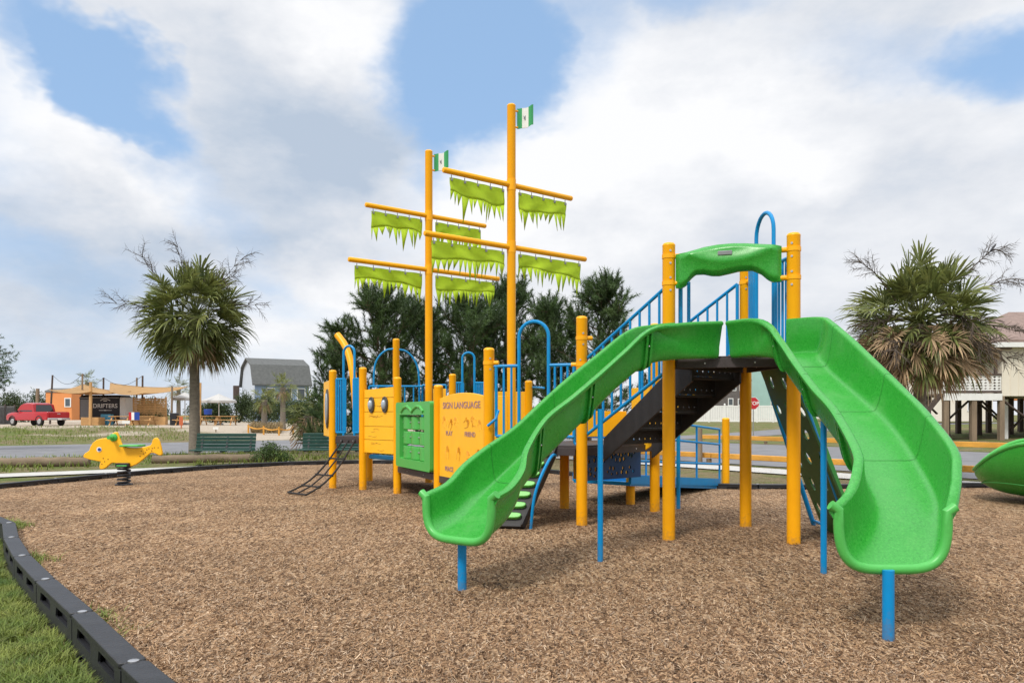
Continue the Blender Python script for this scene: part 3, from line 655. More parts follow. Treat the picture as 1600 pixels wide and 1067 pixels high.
# ---- sign language panel, green spinner panel, plank panel with two bubbles, bow parts
pp_, qq_ = seg('P6', 'P7', .075, .075)
sg, p, d, n, L_ = board(pp_, qq_, .36, 1.47, .03, 'sign_panel', 'panel', arc=.06)
def onp(s_, z, off=.018): return X3(p, z) + X3(d, 0) * s_ + n * off
d3 = X3(d, 0)
for body_, s_, z, sz, xs in (("SIGN LANGUAGE", .50, 1.335, .118, 1.30), ("PLAY", .24, .98, .085, 1.15), ("FRIEND", .70, .98, .085, 1.15), ("PEACE", .24, .51, .085, 1.15), ("LOVE", .70, .51, .085, 1.15)):
    mb = MB(); mb.text(body_, sz, onp(L_ * s_, z), d3, up, n, .004, xs * L_ / 1.45); mb.build('lettering', M['print'], sg, smooth=0)
def sketch_hand(cx_, cz, s_, rot):           # outline drawing of a signing hand
    base = [(-.3, -.5), (-.35, 0), (-.55, .2), (-.48, .3), (-.2, .12), (-.2, .6), (-.1, .62), (-.07, .2), (0, .7), (.1, .7), (.09, .2), (.17, .62), (.26, .58), (.22, .1), (.32, .4), (.4, .35), (.33, -.1), (.25, -.5)]
    c_, q_ = math.cos(rot), math.sin(rot); mb = MB()
    mb.tube([onp(cx_ + (x * c_ - y * q_) * s_, cz + (x * q_ + y * c_) * s_, .0165) for x, y in base], .0045, 5)
    mb.build('hand_drawing', M['sketch'], sg)
for cx_, cz, s_, ro in ((.13, 1.15, .13, .5), (.27, 1.12, .13, -.5), (.40, 1.16, .11, .9), (.62, 1.14, .14, -1.2), (.78, 1.17, .14, 1.3), (.9, 1.12, .11, .4), (.2, .74, .15, .1), (.45, .74, .15, -.2), (.68, .72, .14, .8), (.85, .76, .13, -.6)):
    sketch_hand(cx_ * L_, cz, s_, ro)
pp_, qq_ = seg('P5', 'P6', .075, .06); d = (qq_ - pp_); L_ = d.length; d = d.normalized(); p = pp_; n = X3(d, 0).cross(up); d3 = X3(d, 0)
zb, zt = .46, 1.44; rc = .05
def rrect(x0, y0, x1, y1, r):
    o2 = []
    for cx_, cy_, a0 in ((x1 - r, y0 + r, -90), (x1 - r, y1 - r, 0), (x0 + r, y1 - r, 90), (x0 + r, y0 + r, 180)):
        for k in range(5): t = R(a0 + 22.5 * k); o2.append((cx_ + r * math.cos(t), cy_ + r * math.sin(t)))
    return o2
mb = MB(); mb.plate(rrect(.15, zb, L_ - .02, zt, .05), [rrect(.34, zb + .13, L_ - .26, zt - .19, .02)], .13, X3(p, 0) + n * .03, d3, up, n)
ttt = mb.build('tile_game_panel', M['greenrim'], ship, smooth=0, bevel=.012)
mb = MB(); mz = zt - .085; mw = L_ * .54
mb.tube([X3(p, 0) + n * .096 + d3 * (mw + x * (L_ * .29)) + up * (mz + y) for x, y in ((-1, -.06), (-.75, .005), (-.45, .02), (-.15, -.02), (0, -.06), (.15, -.02), (.45, .02), (.75, .005), (1, -.06))], .022, 8); mb.build('wave_moulding', M['greenrim'], ttt)
iw = (L_ - .60) / 3; ih = (zt - .19 - zb - .13) / 3
for j in range(3):
    mb = MB(); zc = zb + .13 + ih * (j + .5); mb.tube([X3(p, zc) + d3 * .3 + n * .03, X3(p, zc) + d3 * (L_ - .2) + n * .03], .012, 8); mb.build('spindle', M['steel'], ttt)
    for i in range(3):
        mb = MB(); xc = .34 + iw * (i + .5); o2 = []
        for t, r_ in ((-90, .075), (-30, .062), (30, .062), (90, .075), (150, .062), (210, .062)): pass
        tri = [(.078 * math.cos(R(80 + 120 * k + dd)), .078 * math.sin(R(80 + 120 * k + dd))) for k in range(3) for dd in (-9, 9)]
        tri = [(x, y * ih / .19 * .5 / .5) for x, y in tri]
        hh = ih * .43; prof = [(-.055, -hh), (.055, -hh), (.07, -hh * .5), (.072, 0), (.07, hh * .5), (.055, hh), (-.055, hh)]
        mb.prism([(.068 * math.cos(t) * (1 if abs(math.cos(t)) > .3 else 1), iw * .40 * math.copysign(abs(math.sin(t)) ** .6, math.sin(t))) for t in [R(15 + 30 * k) for k in range(12)]], X3(p, zc - ih * .06) + d3 * xc + n * .005, n, d3, n.cross(d3), ih * .86); mb.build('tile', M['greenrim'], ttt, bevel=.01)
pp_, qq_ = seg('P4', 'P5', .07, .07); d = (qq_ - pp_); L_ = d.length; d = d.normalized(); p = pp_; n = X3(d, 0).cross(up); d3 = X3(d, 0)
mb = MB(); hts = [.62, .84, 1.06, 1.30, 1.53, 1.70]
for i in range(5):
    z0_, z1_ = hts[i] + .004, hts[i + 1] - .004
    if i == 4: mb.prism([(0, z0_), (L_, z0_), (L_, z1_ - .0), (0, z1_ - .03)], X3(p, 0), d3, up, n, .035)
    else: mb.obox(X3(p + d * L_ / 2, (z0_ + z1_) / 2), d3 * L_ / 2, n * .0175, up * (z1_ - z0_) / 2)
mb.m = 1; mb.obox(X3(p + d * L_ / 2, 1.14) - n * .004, d3 * L_ / 2, n * .011, up * .50)
for i in range(16):                          # routed grain strokes
    z = rnd.choice(hts[:4]) + rnd.uniform(.04, .18); x = rnd.uniform(.08, L_ - .35); l_ = rnd.uniform(.12, .3)
    mb.tube([X3(p + d * (x + l_ * k / 5), z + .008 * math.sin(k * 1.4 + i)) + n * .018 for k in range(6)], .003, 5)
pk = mb.build('plank_panel', [M['panel'], M['groove']], ship, bevel=.005)
for s_ in (.27, .72):
    mb = MB(); c_ = X3(p + d * L_ * s_, 1.415)
    mb.tube([c_ + n * .015, c_ + n * .045], .085, 20); o = mb
    for i, v_ in enumerate(o.v):
        w_ = V(v_) - c_; z_ = w_.z * 1.55; q_ = V((w_.x, w_.y, 0)); o.v[i] = tuple(c_ + q_ * 1.0 + up * z_)
    pr = mb.build('bubble_frame', M['darkgrey'], pk, bevel=.006)
    mb = MB(); mb.ball(c_ + n * .045, .062, 14, (.8, .8, 1.35)); mb.build('bubble', M['chrome'], pk)
mb = MB(); mb.tube([X3(p + d * .02, .55) - n * .10, X3(p + d * (L_ - .02), .55) - n * .10], .04, 12); mb.build('cross_beam', M['blue'], ship)
# bow: barred gate with arch, porthole side, net climber, bowsprit
g0, g1 = seg('P3', 'P4', .08, .08); L_ = g1 - g0
guard(g0, g0 + L_ * .40, .95, 1.86, 4, r=.016); guard(g0 + L_ * .76, g1, .95, 1.86, 4, r=.016)
arch(g0 + L_ * .32, g0 + L_ * .80, .90, 2.42)
k3 = PO['P3']; bk = at(507, 648, 14.5).xy
bp, p, d, n, Ln = board(k3 + (bk - k3).normalized() * .05, bk, .86, 1.86, .03, 'bow_panel')
c_ = X3(p + d * Ln * .45, 1.36)
for sgn in (1, -1):
    mb = MB()
    mb.tube([c_ + n * .014 * sgn, c_ + n * .04 * sgn], .22, 24)
    for i, v_ in enumerate(mb.v):
        w_ = V(v_) - c_; mb.v[i] = tuple(c_ + V((w_.x, w_.y, 0)) + up * w_.z * 1.6)
    pr = mb.build('porthole_ring', M['darkgrey'], bp); mb = MB(); mb.ball(c_ + n * .035 * sgn, .17, 16, (.35, .35, 1.5)) if False else None
    mb = MB(); mb.tube([c_ + n * .03 * sgn, c_ + n * .055 * sgn], .165, 20)
    for i, v_ in enumerate(mb.v):
        w_ = V(v_) - c_; mb.v[i] = tuple(c_ + V((w_.x, w_.y, 0)) + up * w_.z * 1.7)
    mb.build('porthole_lens', M['chrome'], bp)
pb = [at(x, y, Y) for x, y, Y in ((556, 640, 14.3), (554, 610, 14.35), (551, 582, 14.4), (546, 557, 14.5), (538, 538, 14.6), (527, 523, 14.7))]
mb = MB(); mb.tube([tuple(x) for x in spline(pb, 4)], .066, 16); mb.build('bowsprit', M['post'], ship)
# net climber
nl0, nl1 = gp(450, 769, .02), gp(478, 773, .02); tl0, tl1 = X3(g0 + L_ * .30, .84), X3(g0 + L_ * .85, .84)
mb = MB(); k0, k1 = [], []
for i in range(9):
    t = i / 8; sag = -.16 * math.sin(math.pi * t); k0.append(nl0.lerp(tl0, t) + up * sag); k1.append(nl1.lerp(tl1, t) + up * sag)
mb.tube(k0, .016, 8); mb.tube(k1, .016, 8); mb.tube([nl0, nl1], .016, 8)
for i in (2, 4, 6): mb.tube([k0[i], k1[i]], .014, 8); mb.ball(k0[i], .028, 8); mb.ball(k1[i], .028, 8)
mb.tube([k0[2].lerp(k1[2], .5), k0[4].lerp(k1[4], .5), k0[6].lerp(k1[6], .5), tl0.lerp(tl1, .5)], .013, 8)
mb.tube([nl0.lerp(nl1, .5), k0[2].lerp(k1[2], .5)], .013, 8); mb.build('net_climber', M['rope'], ship)
# quarter arcs and rails by the tall bow post
qx, qy = PO['Q']
def pathpx(pts, Y, r=.019, name='curved_rail', m='blue'):
    mb = MB(); mb.tube([tuple(x) for x in spline([at(x, y, Y) for x, y in pts], 4)], r, 10); return mb.build(name, M[m], ship)
pathpx([(615, 545), (604, 547), (593, 556), (586, 570), (584, 590), (584, 606)], 14.4); pathpx([(624, 546), (635, 549), (646, 560), (653, 576), (655, 600), (655, 640)], 14.4)
guard(at(577, 648, 14.2).xy, at(660, 648, 14.3).xy, 1.45, 1.78, 6); guard(at(660, 648, 14.3).xy, at(697, 648, 14.2).xy, 1.0, 1.80, 5)
board(at(677, 648, 13.9), at(697, 648, 13.9), .5, 1.72)
s0_, s1_ = at(710, 648, 13.7).xy, at(756, 648, 13.7).xy; dd = s1_ - s0_
guard(s0_, s0_ + dd * .3, .9, 1.82, 4); guard(s0_ + dd * .68, s1_, .9, 1.82, 5); arch(s0_ + dd * .27, s0_ + dd * .68, .9, 2.36)
mb = MB(); mb.tube([at(832, 605, 13), at(850, 606, 12.6)], .018, 8); mb.build('rail_stub', M['blue'], ship)
# ================================================================== GROUND, STREETS, MULCH
def ground_mat():
    m = bpy.data.materials.new('grass_and_sand'); m.use_nodes = True; t = m.node_tree; N = t.nodes; L = t.links; b = N['Principled BSDF']
    b.inputs['Roughness'].default_value = .95; b.inputs['Specular IOR Level'].default_value = .2
    co = N.new('ShaderNodeTexCoord')
    def noise(sc_, det=6, rough=.65):
        n = N.new('ShaderNodeTexNoise'); L.new(co.outputs['Object'], n.inputs['Vector']); n.inputs['Scale'].default_value = sc_; n.inputs['Detail'].default_value = det; n.inputs['Roughness'].default_value = rough; return n.outputs[0]
    def math_(op, a, b_=None, c=None):
        n = N.new('ShaderNodeMath'); n.operation = op
        for i, x in enumerate((a, b_, c)):
            if x is None: continue
            if isinstance(x, (int, float)): n.inputs[i].default_value = x
            else: L.new(x, n.inputs[i])
        return n.outputs[0]
    def dot(vec):
        n = N.new('ShaderNodeVectorMath'); n.operation = 'DOT_PRODUCT'; L.new(co.outputs['Object'], n.inputs[0]); n.inputs[1].default_value = vec; return n.outputs['Value']
    def ss(x, a, c):
        n = N.new('ShaderNodeMapRange'); n.interpolation_type = 'SMOOTHSTEP'; L.new(x, n.inputs[0]); n.inputs[1].default_value = a; n.inputs[2].default_value = c; return n.outputs[0]
    def ramp(x, st):
        r = N.new('ShaderNodeValToRGB'); L.new(x, r.inputs[0]); e = r.color_ramp.elements
        e[0].position, e[0].color = st[0][0], (*st[0][1], 1); e[1].position, e[1].color = st[-1][0], (*st[-1][1], 1)
        for p_, c_ in st[1:-1]: q = e.new(p_); q.color = (*c_, 1)
        return r.outputs[0]
    def mix(f, a, c):
        n = N.new('ShaderNodeMix'); n.data_type = 'RGBA'; L.new(f, n.inputs[0]); L.new(a, n.inputs[6]); L.new(c, n.inputs[7]); return n.outputs[2]
    u = dot((.8, .6, 0)); v = dot((-.6, .8, 0)); nb = noise(.25); nm = noise(1.3); nf = noise(9, 8, .75)
    grass = ramp(nf, [(.25, (.05, .075, .018)), (.5, (.115, .15, .035)), (.75, (.20, .21, .07))])
    dry = ramp(nf, [(.25, (.10, .075, .045)), (.5, (.20, .16, .085)), (.75, (.30, .25, .15))])
    sand = ramp(nf, [(.25, (.34, .28, .21)), (.55, (.47, .40, .32)), (.8, (.58, .52, .43))])
    fdry = ss(math_('ADD', nm, math_('MULTIPLY', nb, .6)), .70, .92)
    g2 = mix(fdry, grass, dry)
    near = math_('MULTIPLY', ss(u, 5, 9), ss(u, 17.4, 15.6)); g2 = mix(math_('MULTIPLY', near, ss(nm, .30, .55)), g2, dry)
    vv = math_('ADD', v, math_('MULTIPLY', math_('SUBTRACT', nb, .5), 22)); uu = math_('ADD', u, math_('MULTIPLY', math_('SUBTRACT', nb, .5), 8))
    lot = math_('MULTIPLY', ss(vv, 58, 62), ss(uu, 34, 28))
    lot2 = math_('MULTIPLY', math_('MULTIPLY', ss(vv, 40, 43), ss(uu, 12, 15)), ss(uu, 32, 27))
    f = math_('MAXIMUM', lot, lot2); spots = ss(noise(.6, 5), .62, .70); f = math_('MULTIPLY', f, math_('SUBTRACT', 1.0, math_('MULTIPLY', spots, .75)))
    patch = math_('MULTIPLY', math_('MULTIPLY', ss(v, 44, 50), ss(noise(.18, 6), .54, .62)), .75); f = math_('MAXIMUM', f, math_('MULTIPLY', patch, ss(u, 40, 30)))
    L.new(mix(f, g2, sand), b.inputs['Base Color'])
    bm = N.new('ShaderNodeBump'); bm.inputs['Strength'].default_value = .8; bm.inputs['Distance'].default_value = .06; L.new(noise(14, 6, .8), bm.inputs['Height']); L.new(bm.outputs[0], b.inputs['Normal'])
    return m
M['ground'] = ground_mat()
def sheet(name, us, vs, off, m, kind='structure'):
    mb = MB(); n = len(vs)
    pts = []
    for u in us:
        for v in vs:
            p = uv(u, v); pts.append((p.x, p.y, G(p.x, p.y) + off))
    mb.add(pts, [(i * n + j, (i + 1) * n + j, (i + 1) * n + j + 1, i * n + j + 1) for i in range(len(us) - 1) for j in range(n - 1)])
    return tag(mb.build(name, m, smooth=180), kind=kind)
far_ = [150, 220, 350, 600, 1100, 2200, 3500]
lin = list(range(-80, 131, 2))
us = [-x for x in reversed(far_)] + [x for x in lin] + far_; us = sorted(set(us)); vs_ = sorted(set([-x for x in reversed(far_)] + list(range(-40, 131, 2)) + far_))
sheet('ground', us, vs_, 0, M['ground'])
sheet('street', [x for x in lin if x <= 30], [29, 30, 32, 34, 36, 38, 40, 41], .018, M['asphalt'])
sheet('far_street', [x for x in lin if x >= 30], [29, 30, 32, 33.5], .018, M['asphalt'])
sheet('side_street', [18, 20, 22, 24, 26, 28, 30, 31], list(range(-60, 29, 2)) + [28.99], .018, M['asphalt'])
sheet('sidewalk', [-30 + 1.5 * i for i in range(31)], [20.3, 21.5], .03, M['concrete'])
sheet('side_sidewalk', [15.7, 17.1], [-40 + 1.5 * i for i in range(41)], .03, M['concrete'])
# border line: where the black plastic timbers stand
bl = [(-.2, 1.9), (-.9, 2.62), (-1.54, 3.38), (-2.085, 3.97), (-2.80, 4.88), (-3.55, 5.74), (-4.32, 6.71), (-5.07, 7.74), (-5.75, 8.7), (-6.9, 9.7), (-8.0, 10.9), (-8.7, 12.2), (-8.75, 13.3), (-8.35, 14.5), (-7.95, 15.9), (-7.0, 17.9), (-5.4, 19.5), (-3.6, 20.0), (-1.6, 19.3), (.4, 17.2), (1.9, 14.8), (3.0, 13.35), (4.66, 13.0), (6.3, 13.15), (8.0, 13.35), (10, 13.0), (11.8, 11.5), (12.6, 8.5), (11.8, 5), (9, 2.4), (5, 1.0), (1.8, .9)]
bs = [V((p[0], p[1])) for p in spline(bl + [bl[0]], 24)]
nodes = [bs[0]]; tot = sum((bs[i + 1] - bs[i]).length for i in range(len(bs) - 1)); SEG = tot / round(tot / 1.19)
acc = 0
for i in range(len(bs) - 1):
    l_ = (bs[i + 1] - bs[i]).length
    while acc + l_ >= SEG * len(nodes) - 1e-6 and len(nodes) < round(tot / 1.19):
        t = (SEG * len(nodes) - acc) / l_; nodes.append(bs[i].lerp(bs[i + 1], t))
    acc += l_
# mulch: rings about the middle of the bed, gently mounded
from mathutils import noise as mn
cen = V((2.0, 9.0)); outl = [p for p in bs[::2]]
def mz(x, y):
    hol_ = .05 * math.exp(-((x + .5) ** 2 + (y - 5.2) ** 2) / .35) + .05 * math.exp(-((x - 2.1) ** 2 + (y - 4.0) ** 2) / .35)
    return -hol_ + .018 * mn.noise((x * .55, y * .55, 1)) + .010 * mn.noise((x * 1.7, y * 1.7, 4)) + .005 * mn.noise((x * 5, y * 5, 9))
mb = MB(); rad = [0, .1, .2, .3, .38, .46, .53, .6, .66, .71, .76, .80, .835, .87, .9, .925, .95, .97, .985, 1.0]
rad = [i / 70 for i in range(71)]
rows = []
for r_ in rad:
    row = []
    for q in outl:
        p = cen.lerp(q, r_); row.append((p.x, p.y, mz(p.x, p.y) - .02 * (r_ > .985)))
    rows.append(row)
mb.loft(rows, closed=True, caps=False)
def mulch_mat():
    m = bpy.data.materials.new('wood_chip_bed'); m.use_nodes = True; t = m.node_tree; N = t.nodes; L = t.links; b = N['Principled BSDF']; b.inputs['Roughness'].default_value = .9; b.inputs['Specular IOR Level'].default_value = .2
    co = N.new('ShaderNodeTexCoord'); cols = []; hs = []
    wn_ = N.new('ShaderNodeTexNoise'); L.new(co.outputs['Object'], wn_.inputs['Vector']); wn_.inputs['Scale'].default_value = 6
    for rot, sx, sy in ((.4, 62, 17), (1.7, 55, 15)):
        mp = N.new('ShaderNodeMapping'); L.new(co.outputs['Object'], mp.inputs[0]); mp.inputs['Rotation'].default_value = (0, 0, rot); mp.inputs['Scale'].default_value = (sx, sy, 20)
        ad = N.new('ShaderNodeVectorMath'); ad.operation = 'MULTIPLY_ADD'; L.new(wn_.outputs['Color'], ad.inputs[0]); ad.inputs[1].default_value = (5, 5, 0); L.new(mp.outputs[0], ad.inputs[2])
        vo = N.new('ShaderNodeTexVoronoi'); L.new(ad.outputs[0], vo.inputs['Vector']); vo.inputs['Scale'].default_value = 1
        sp = N.new('ShaderNodeSeparateColor'); L.new(vo.outputs['Color'], sp.inputs[0]); cols.append(sp.outputs[0]); hs.append(vo.outputs['Distance'])
    ns = N.new('ShaderNodeTexNoise'); L.new(co.outputs['Object'], ns.inputs['Vector']); ns.inputs['Scale'].default_value = 22
    gt = N.new('ShaderNodeMath'); gt.operation = 'GREATER_THAN'; L.new(ns.outputs[0], gt.inputs[0]); gt.inputs[1].default_value = .5
    def mixf(a, c):
        n = N.new('ShaderNodeMix'); n.data_type = 'FLOAT'; L.new(gt.outputs[0], n.inputs[0]); L.new(a, n.inputs[2]); L.new(c, n.inputs[3]); return n.outputs[0]
    r = N.new('ShaderNodeValToRGB'); L.new(mixf(*cols), r.inputs[0]); e = r.color_ramp.elements
    st = [(0, (.065, .038, .022)), (.25, (.18, .102, .054)), (.55, (.34, .205, .11)), (.8, (.46, .30, .17)), (1, (.57, .41, .27))]
    e[0].color = (*st[0][1], 1); e[1].color = (*st[-1][1], 1)
    for p_, c_ in st[1:-1]: q = e.new(p_); q.color = (*c_, 1)
    big = N.new('ShaderNodeTexNoise'); L.new(co.outputs['Object'], big.inputs['Vector']); big.inputs['Scale'].default_value = .8; big.inputs['Detail'].default_value = 7; big.inputs['Roughness'].default_value = .7
    mr_ = N.new('ShaderNodeMapRange'); L.new(big.outputs[0], mr_.inputs[0]); mr_.inputs[1].default_value = .3; mr_.inputs[2].default_value = .7; mr_.inputs[3].default_value = .62; mr_.inputs[4].default_value = 1.18
    h = N.new('ShaderNodeHueSaturation'); L.new(r.outputs[0], h.inputs['Color']); L.new(mr_.outputs[0], h.inputs['Value']); L.new(h.outputs[0], b.inputs['Base Color'])
    bm = N.new('ShaderNodeBump'); bm.inputs['Strength'].default_value = .9; bm.inputs['Distance'].default_value = .02; L.new(mixf(*hs), bm.inputs['Height']); L.new(bm.outputs[0], b.inputs['Normal'])
    return m
tag(mb.build('mulch_bed', mulch_mat(), smooth=180), kind='structure')
def inside(x, y, poly):
    c = False; j = len(poly) - 1
    for i in range(len(poly)):
        if (poly[i].y > y) != (poly[j].y > y) and x < (poly[j].x - poly[i].x) * (y - poly[i].y) / (poly[j].y - poly[i].y) + poly[i].x: c = not c
        j = i
    return c
def strips(name, pts, m, label=None, lw=(.008, .032, .002, .0058), tilt=.35, seed=3):   # many loose slivers in one mesh
    g = np.random.default_rng(seed); n = len(pts); P = np.array(pts)
    L_ = g.uniform(lw[0], lw[1], n) * np.where(g.random(n) > .94, 1.7, 1); W_ = g.uniform(lw[2], lw[3], n); a = g.uniform(0, 2 * np.pi, n); t = g.normal(0, tilt, n); ro = g.normal(0, .5, n)
    d = np.stack([np.cos(a) * np.cos(t), np.sin(a) * np.cos(t), np.sin(t)], 1); s_ = np.stack([-np.sin(a), np.cos(a), np.sin(ro)], 1); lift = np.abs(np.sin(t)) * L_ * .5 + .003
    c = P + np.stack([0 * lift, 0 * lift, lift], 1); h = d * L_[:, None] / 2; k = s_ * W_[:, None] / 2; bend = np.stack([0 * L_, 0 * L_, g.uniform(-.1, .22, n) * L_ * .5], 1)
    vs = np.stack([c - h - k, c - h + k * .7, c + k + bend, c + h + k * .6, c + h - k, c - k + bend], 1).reshape(-1, 3)
    base = (np.arange(n) * 6)[:, None]; fs = np.concatenate([base + np.array([0, 5, 2, 1]), base + np.array([5, 4, 3, 2])], 0)
    me = bpy.data.meshes.new(name); me.vertices.add(len(vs)); me.vertices.foreach_set('co', vs.ravel()); me.loops.add(fs.size); me.loops.foreach_set('vertex_index', fs.ravel().astype(np.int32))
    me.polygons.add(len(fs)); me.polygons.foreach_set('loop_start', np.arange(0, fs.size, 4, dtype=np.int32)); me.update(calc_edges=True); me.validate(); me.materials.append(m)
    o = bpy.data.objects.new(name, me); COL.objects.link(o); return o
pts = []
for (y0, y1, dens) in ((2.8, 4.2, 8200), (4.2, 5.6, 5200), (5.6, 7.5, 2200), (7.5, 10, 800), (10, 14, 220), (14, 18, 90)):
    wd = .72 * y1; n = int(dens * (y1 - y0) * 2 * wd)
    for _ in range(n):
        x, y = rnd.uniform(-wd, wd), rnd.uniform(y0, y1)
        if abs(x) < .70 * y + .3 and (x > -1 or inside(x, y, outl)): pts.append((x, y, mz(x, y)))
tag(strips('wood_chips', pts, M['chip']), kind='stuff')
# ------------------------------------------------------------------ border timbers
def border_proto():
    r = thing('border_timber', (0, 0, 0), 'x', 'border timber', 'black plastic border timbers round the mulch')
    L_, W_, H = SEG, .125, .25; mb = MB(); zt = .075
    # body: core web, top slab with rounded nose, foot and cross ribs leave two rows of pockets on each face
    prof = [(-.0, -W_ / 2)] + [(L_ - .02, -W_ / 2 + .006), (L_ + .0, -W_ / 2 + .02), (L_ + .012, 0), (L_ + .0, W_ / 2 - .02), (L_ - .02, W_ / 2 - .006)] + [(0, W_ / 2), (-.0, W_ / 2)]
    prof = [(.008, -W_ / 2 + .02), (.02, -W_ / 2), (L_ - .03, -W_ / 2), (L_ - .008, -W_ / 2 + .02), (L_ - .002, 0), (L_ - .008, W_ / 2 - .02), (L_ - .03, W_ / 2), (.02, W_ / 2), (.008, W_ / 2 - .02), (.002, 0)]
    mb.prism(prof, (0, 0, zt - .014), (1, 0, 0), (0, 1, 0), (0, 0, 1), .028)
    mb.box((L_ / 2, 0, zt - H / 2 - .014), L_ - .05, .036, H - .028)
    mb.box((L_ / 2, 0, zt - H + .012), L_ - .03, W_ - .006, .024)
    for x in (.035, L_ * .5, L_ - .035): mb.box((x, 0, zt - H / 2 - .008), .05, W_ - .034, H - .054)
    hh = H - .030
    for s_ in (-1, 1):
        hol = []
        for x0 in (.12, L_ * .5 + .07):
            x1 = x0 + L_ * .5 - .22; hol.append([(x0, hh - .085), (x1, hh - .085), (x1 - .02, hh - .022), (x0 + .02, hh - .022)]); hol.append([(x0 + .05, .025), (x1 - .05, .025), (x1 - .09, .062), (x0 + .09, .062)])
        mb.plate([(.012, 0), (L_ - .014, 0), (L_ - .014, hh), (.012, hh)], hol, .012, (0, s_ * (W_ / 2 - .013), zt - H), (1, 0, 0), (0, 0, 1), (0, -1, 0))
    for s_ in (-1, 1):
        mb.prism([(0, 0), (.036, 0), (0, -.05)], (L_ / 2, s_ * .018, zt - H + .075), (0, s_, 0), (0, 0, 1), (s_, 0, 0), L_ * .94) if False else mb.box((L_ / 2, s_ * .034, zt - H * .50), L_ - .05, .030, .012)
    mb.build('timber', M['border'], r, bevel=.007)
    mb = MB(); mb.tube([(0, 0, zt - .002), (0, 0, zt + .006), (0, 0, zt + .009)], [.026, .026, .016], 14); mb.build('pin', M['steel'], r)
    return r
pr = border_proto(); nb_ = len(nodes); first = True
near_lab = {}
cand = []
for i in range(nb_):
    a_, b_ = nodes[i], nodes[(i + 1) % nb_]; m_ = (a_ + b_) / 2
    vis = m_.y > 2.6 and abs(m_.x) < .68 * m_.y + 1.2
    if not vis: continue
    cand.append((i, a_, b_, m_))
leftn = sorted([c for c in cand if c[3].x < 0 and c[3].y < 9.2], key=lambda c: c[3].y)
words = ['black border timber cut off by the bottom edge of the photo', 'black border timber second from the bottom edge, beside the grass', 'black border timber third from the bottom edge, silver pin at its end', 'black border timber fourth from the bottom edge, left side', 'black border timber fifth from the bottom edge, left side', 'black border timber near the left edge, beside the small grass tuft', 'black border timber leaving the frame at the left edge']
for c, wd in zip(leftn, words): near_lab[c[0]] = wd
for i, a_, b_, m_ in cand:
    o = pr if first else copy_tree(pr); first = False
    o.location = (a_.x, a_.y, 0); o.rotation_euler = (0, 0, math.atan2(b_.y - a_.y, b_.x - a_.x))
    o['label'] = near_lab.get(i, 'distant black border timber at the far left of the mulch' if m_.x < -5 else 'distant black border timber behind the climbing structure' if m_.x < 3.2 else 'distant black border timber at the right, before the street')
# ------------------------------------------------------------------ near grass
pts = []
lefts = sorted([(p.y, p.x) for p in bs if p.x < -.5 and p.y < 10]); ly, lx = [a for a, b in lefts], [b for a, b in lefts]
for _ in range(42000):
    y = rnd.uniform(2.9, 9.5); xb = float(np.interp(y, ly, lx)) - .11; xl = -.69 * y - .25
    if xl >= xb or rnd.random() > (xb - xl) / 1.4 + .1: continue
    pts.append((rnd.uniform(xl, xb), y))
gb = []
g_ = np.random.default_rng(5)
def blades(name, P, hmin, hmax, w_, m, clump=1, lean=.5, seed=1):
    r_ = random.Random(seed); mb = MB()
    for x, y, z in P:
        for _ in range(clump):
            a_ = r_.uniform(0, 6.28); h = r_.uniform(hmin, hmax); l_ = r_.uniform(.1, lean) * h; bx, by = x + r_.uniform(-.02, .02), y + r_.uniform(-.02, .02); sx, sy = -math.sin(a_) * w_, math.cos(a_) * w_; dx, dy = math.cos(a_) * l_, math.sin(a_) * l_
            mb.add([(bx - sx, by - sy, z), (bx + sx, by + sy, z), (bx + sx * .7 + dx * .45, by + sy * .7 + dy * .45, z + h * .62), (bx - sx * .7 + dx * .45, by - sy * .7 + dy * .45, z + h * .62), (bx + dx * 1.3, by + dy * 1.3, z + h)], [(0, 1, 2, 3), (3, 2, 4)])
    return mb.build(name, m, smooth=0)
GP = [(x, y, G(x, y) - .005) for x, y in pts if mn.noise((x * 3.2, y * 3.2, 3)) + .6 * mn.noise((x * 9, y * 9, 5)) > -.28]
for x0, y0, n, lb in ((-2.55, 4.62, 40, 'small grass tuft growing inside the mulch at the near border'), (-4.15, 6.65, 34, 'thin grass tuft inside the mulch further along the border'), (-5.55, 8.75, 90, 'wide grass tuft spreading over the mulch at the left edge')):
    r_ = random.Random(n); P = []
    for _ in range(n):
        y = y0 + r_.gauss(0, .16); P.append((float(np.interp(y, ly, lx)) + .10 + abs(r_.gauss(0, .09)), y, -.02))
    GP += P * 2
tag(blades('grass', GP, .022, .085, .0034, M['blade'], 3, 1.6, 2), kind='stuff'); tag(blades('dead_grass', GP[::4], .02, .06, .0028, M['straw'], 1, 2.0, 3), kind='stuff')
# verge tufts between sidewalk and lot
P = []
for _ in range(9000):
    u, v = rnd.uniform(-14, 13), rnd.uniform(42, 62) if rnd.random() < .55 else rnd.uniform(21.8, 28.5)
    p = uv(u, v)
    if mn.noise((p.x * .25, p.y * .25, 7)) > -.15: P.append((p.x, p.y, G(p.x, p.y)))
tag(blades('verge_grass', P, .06, .22, .012, M['blade'], 2, .9, 4), kind='stuff')
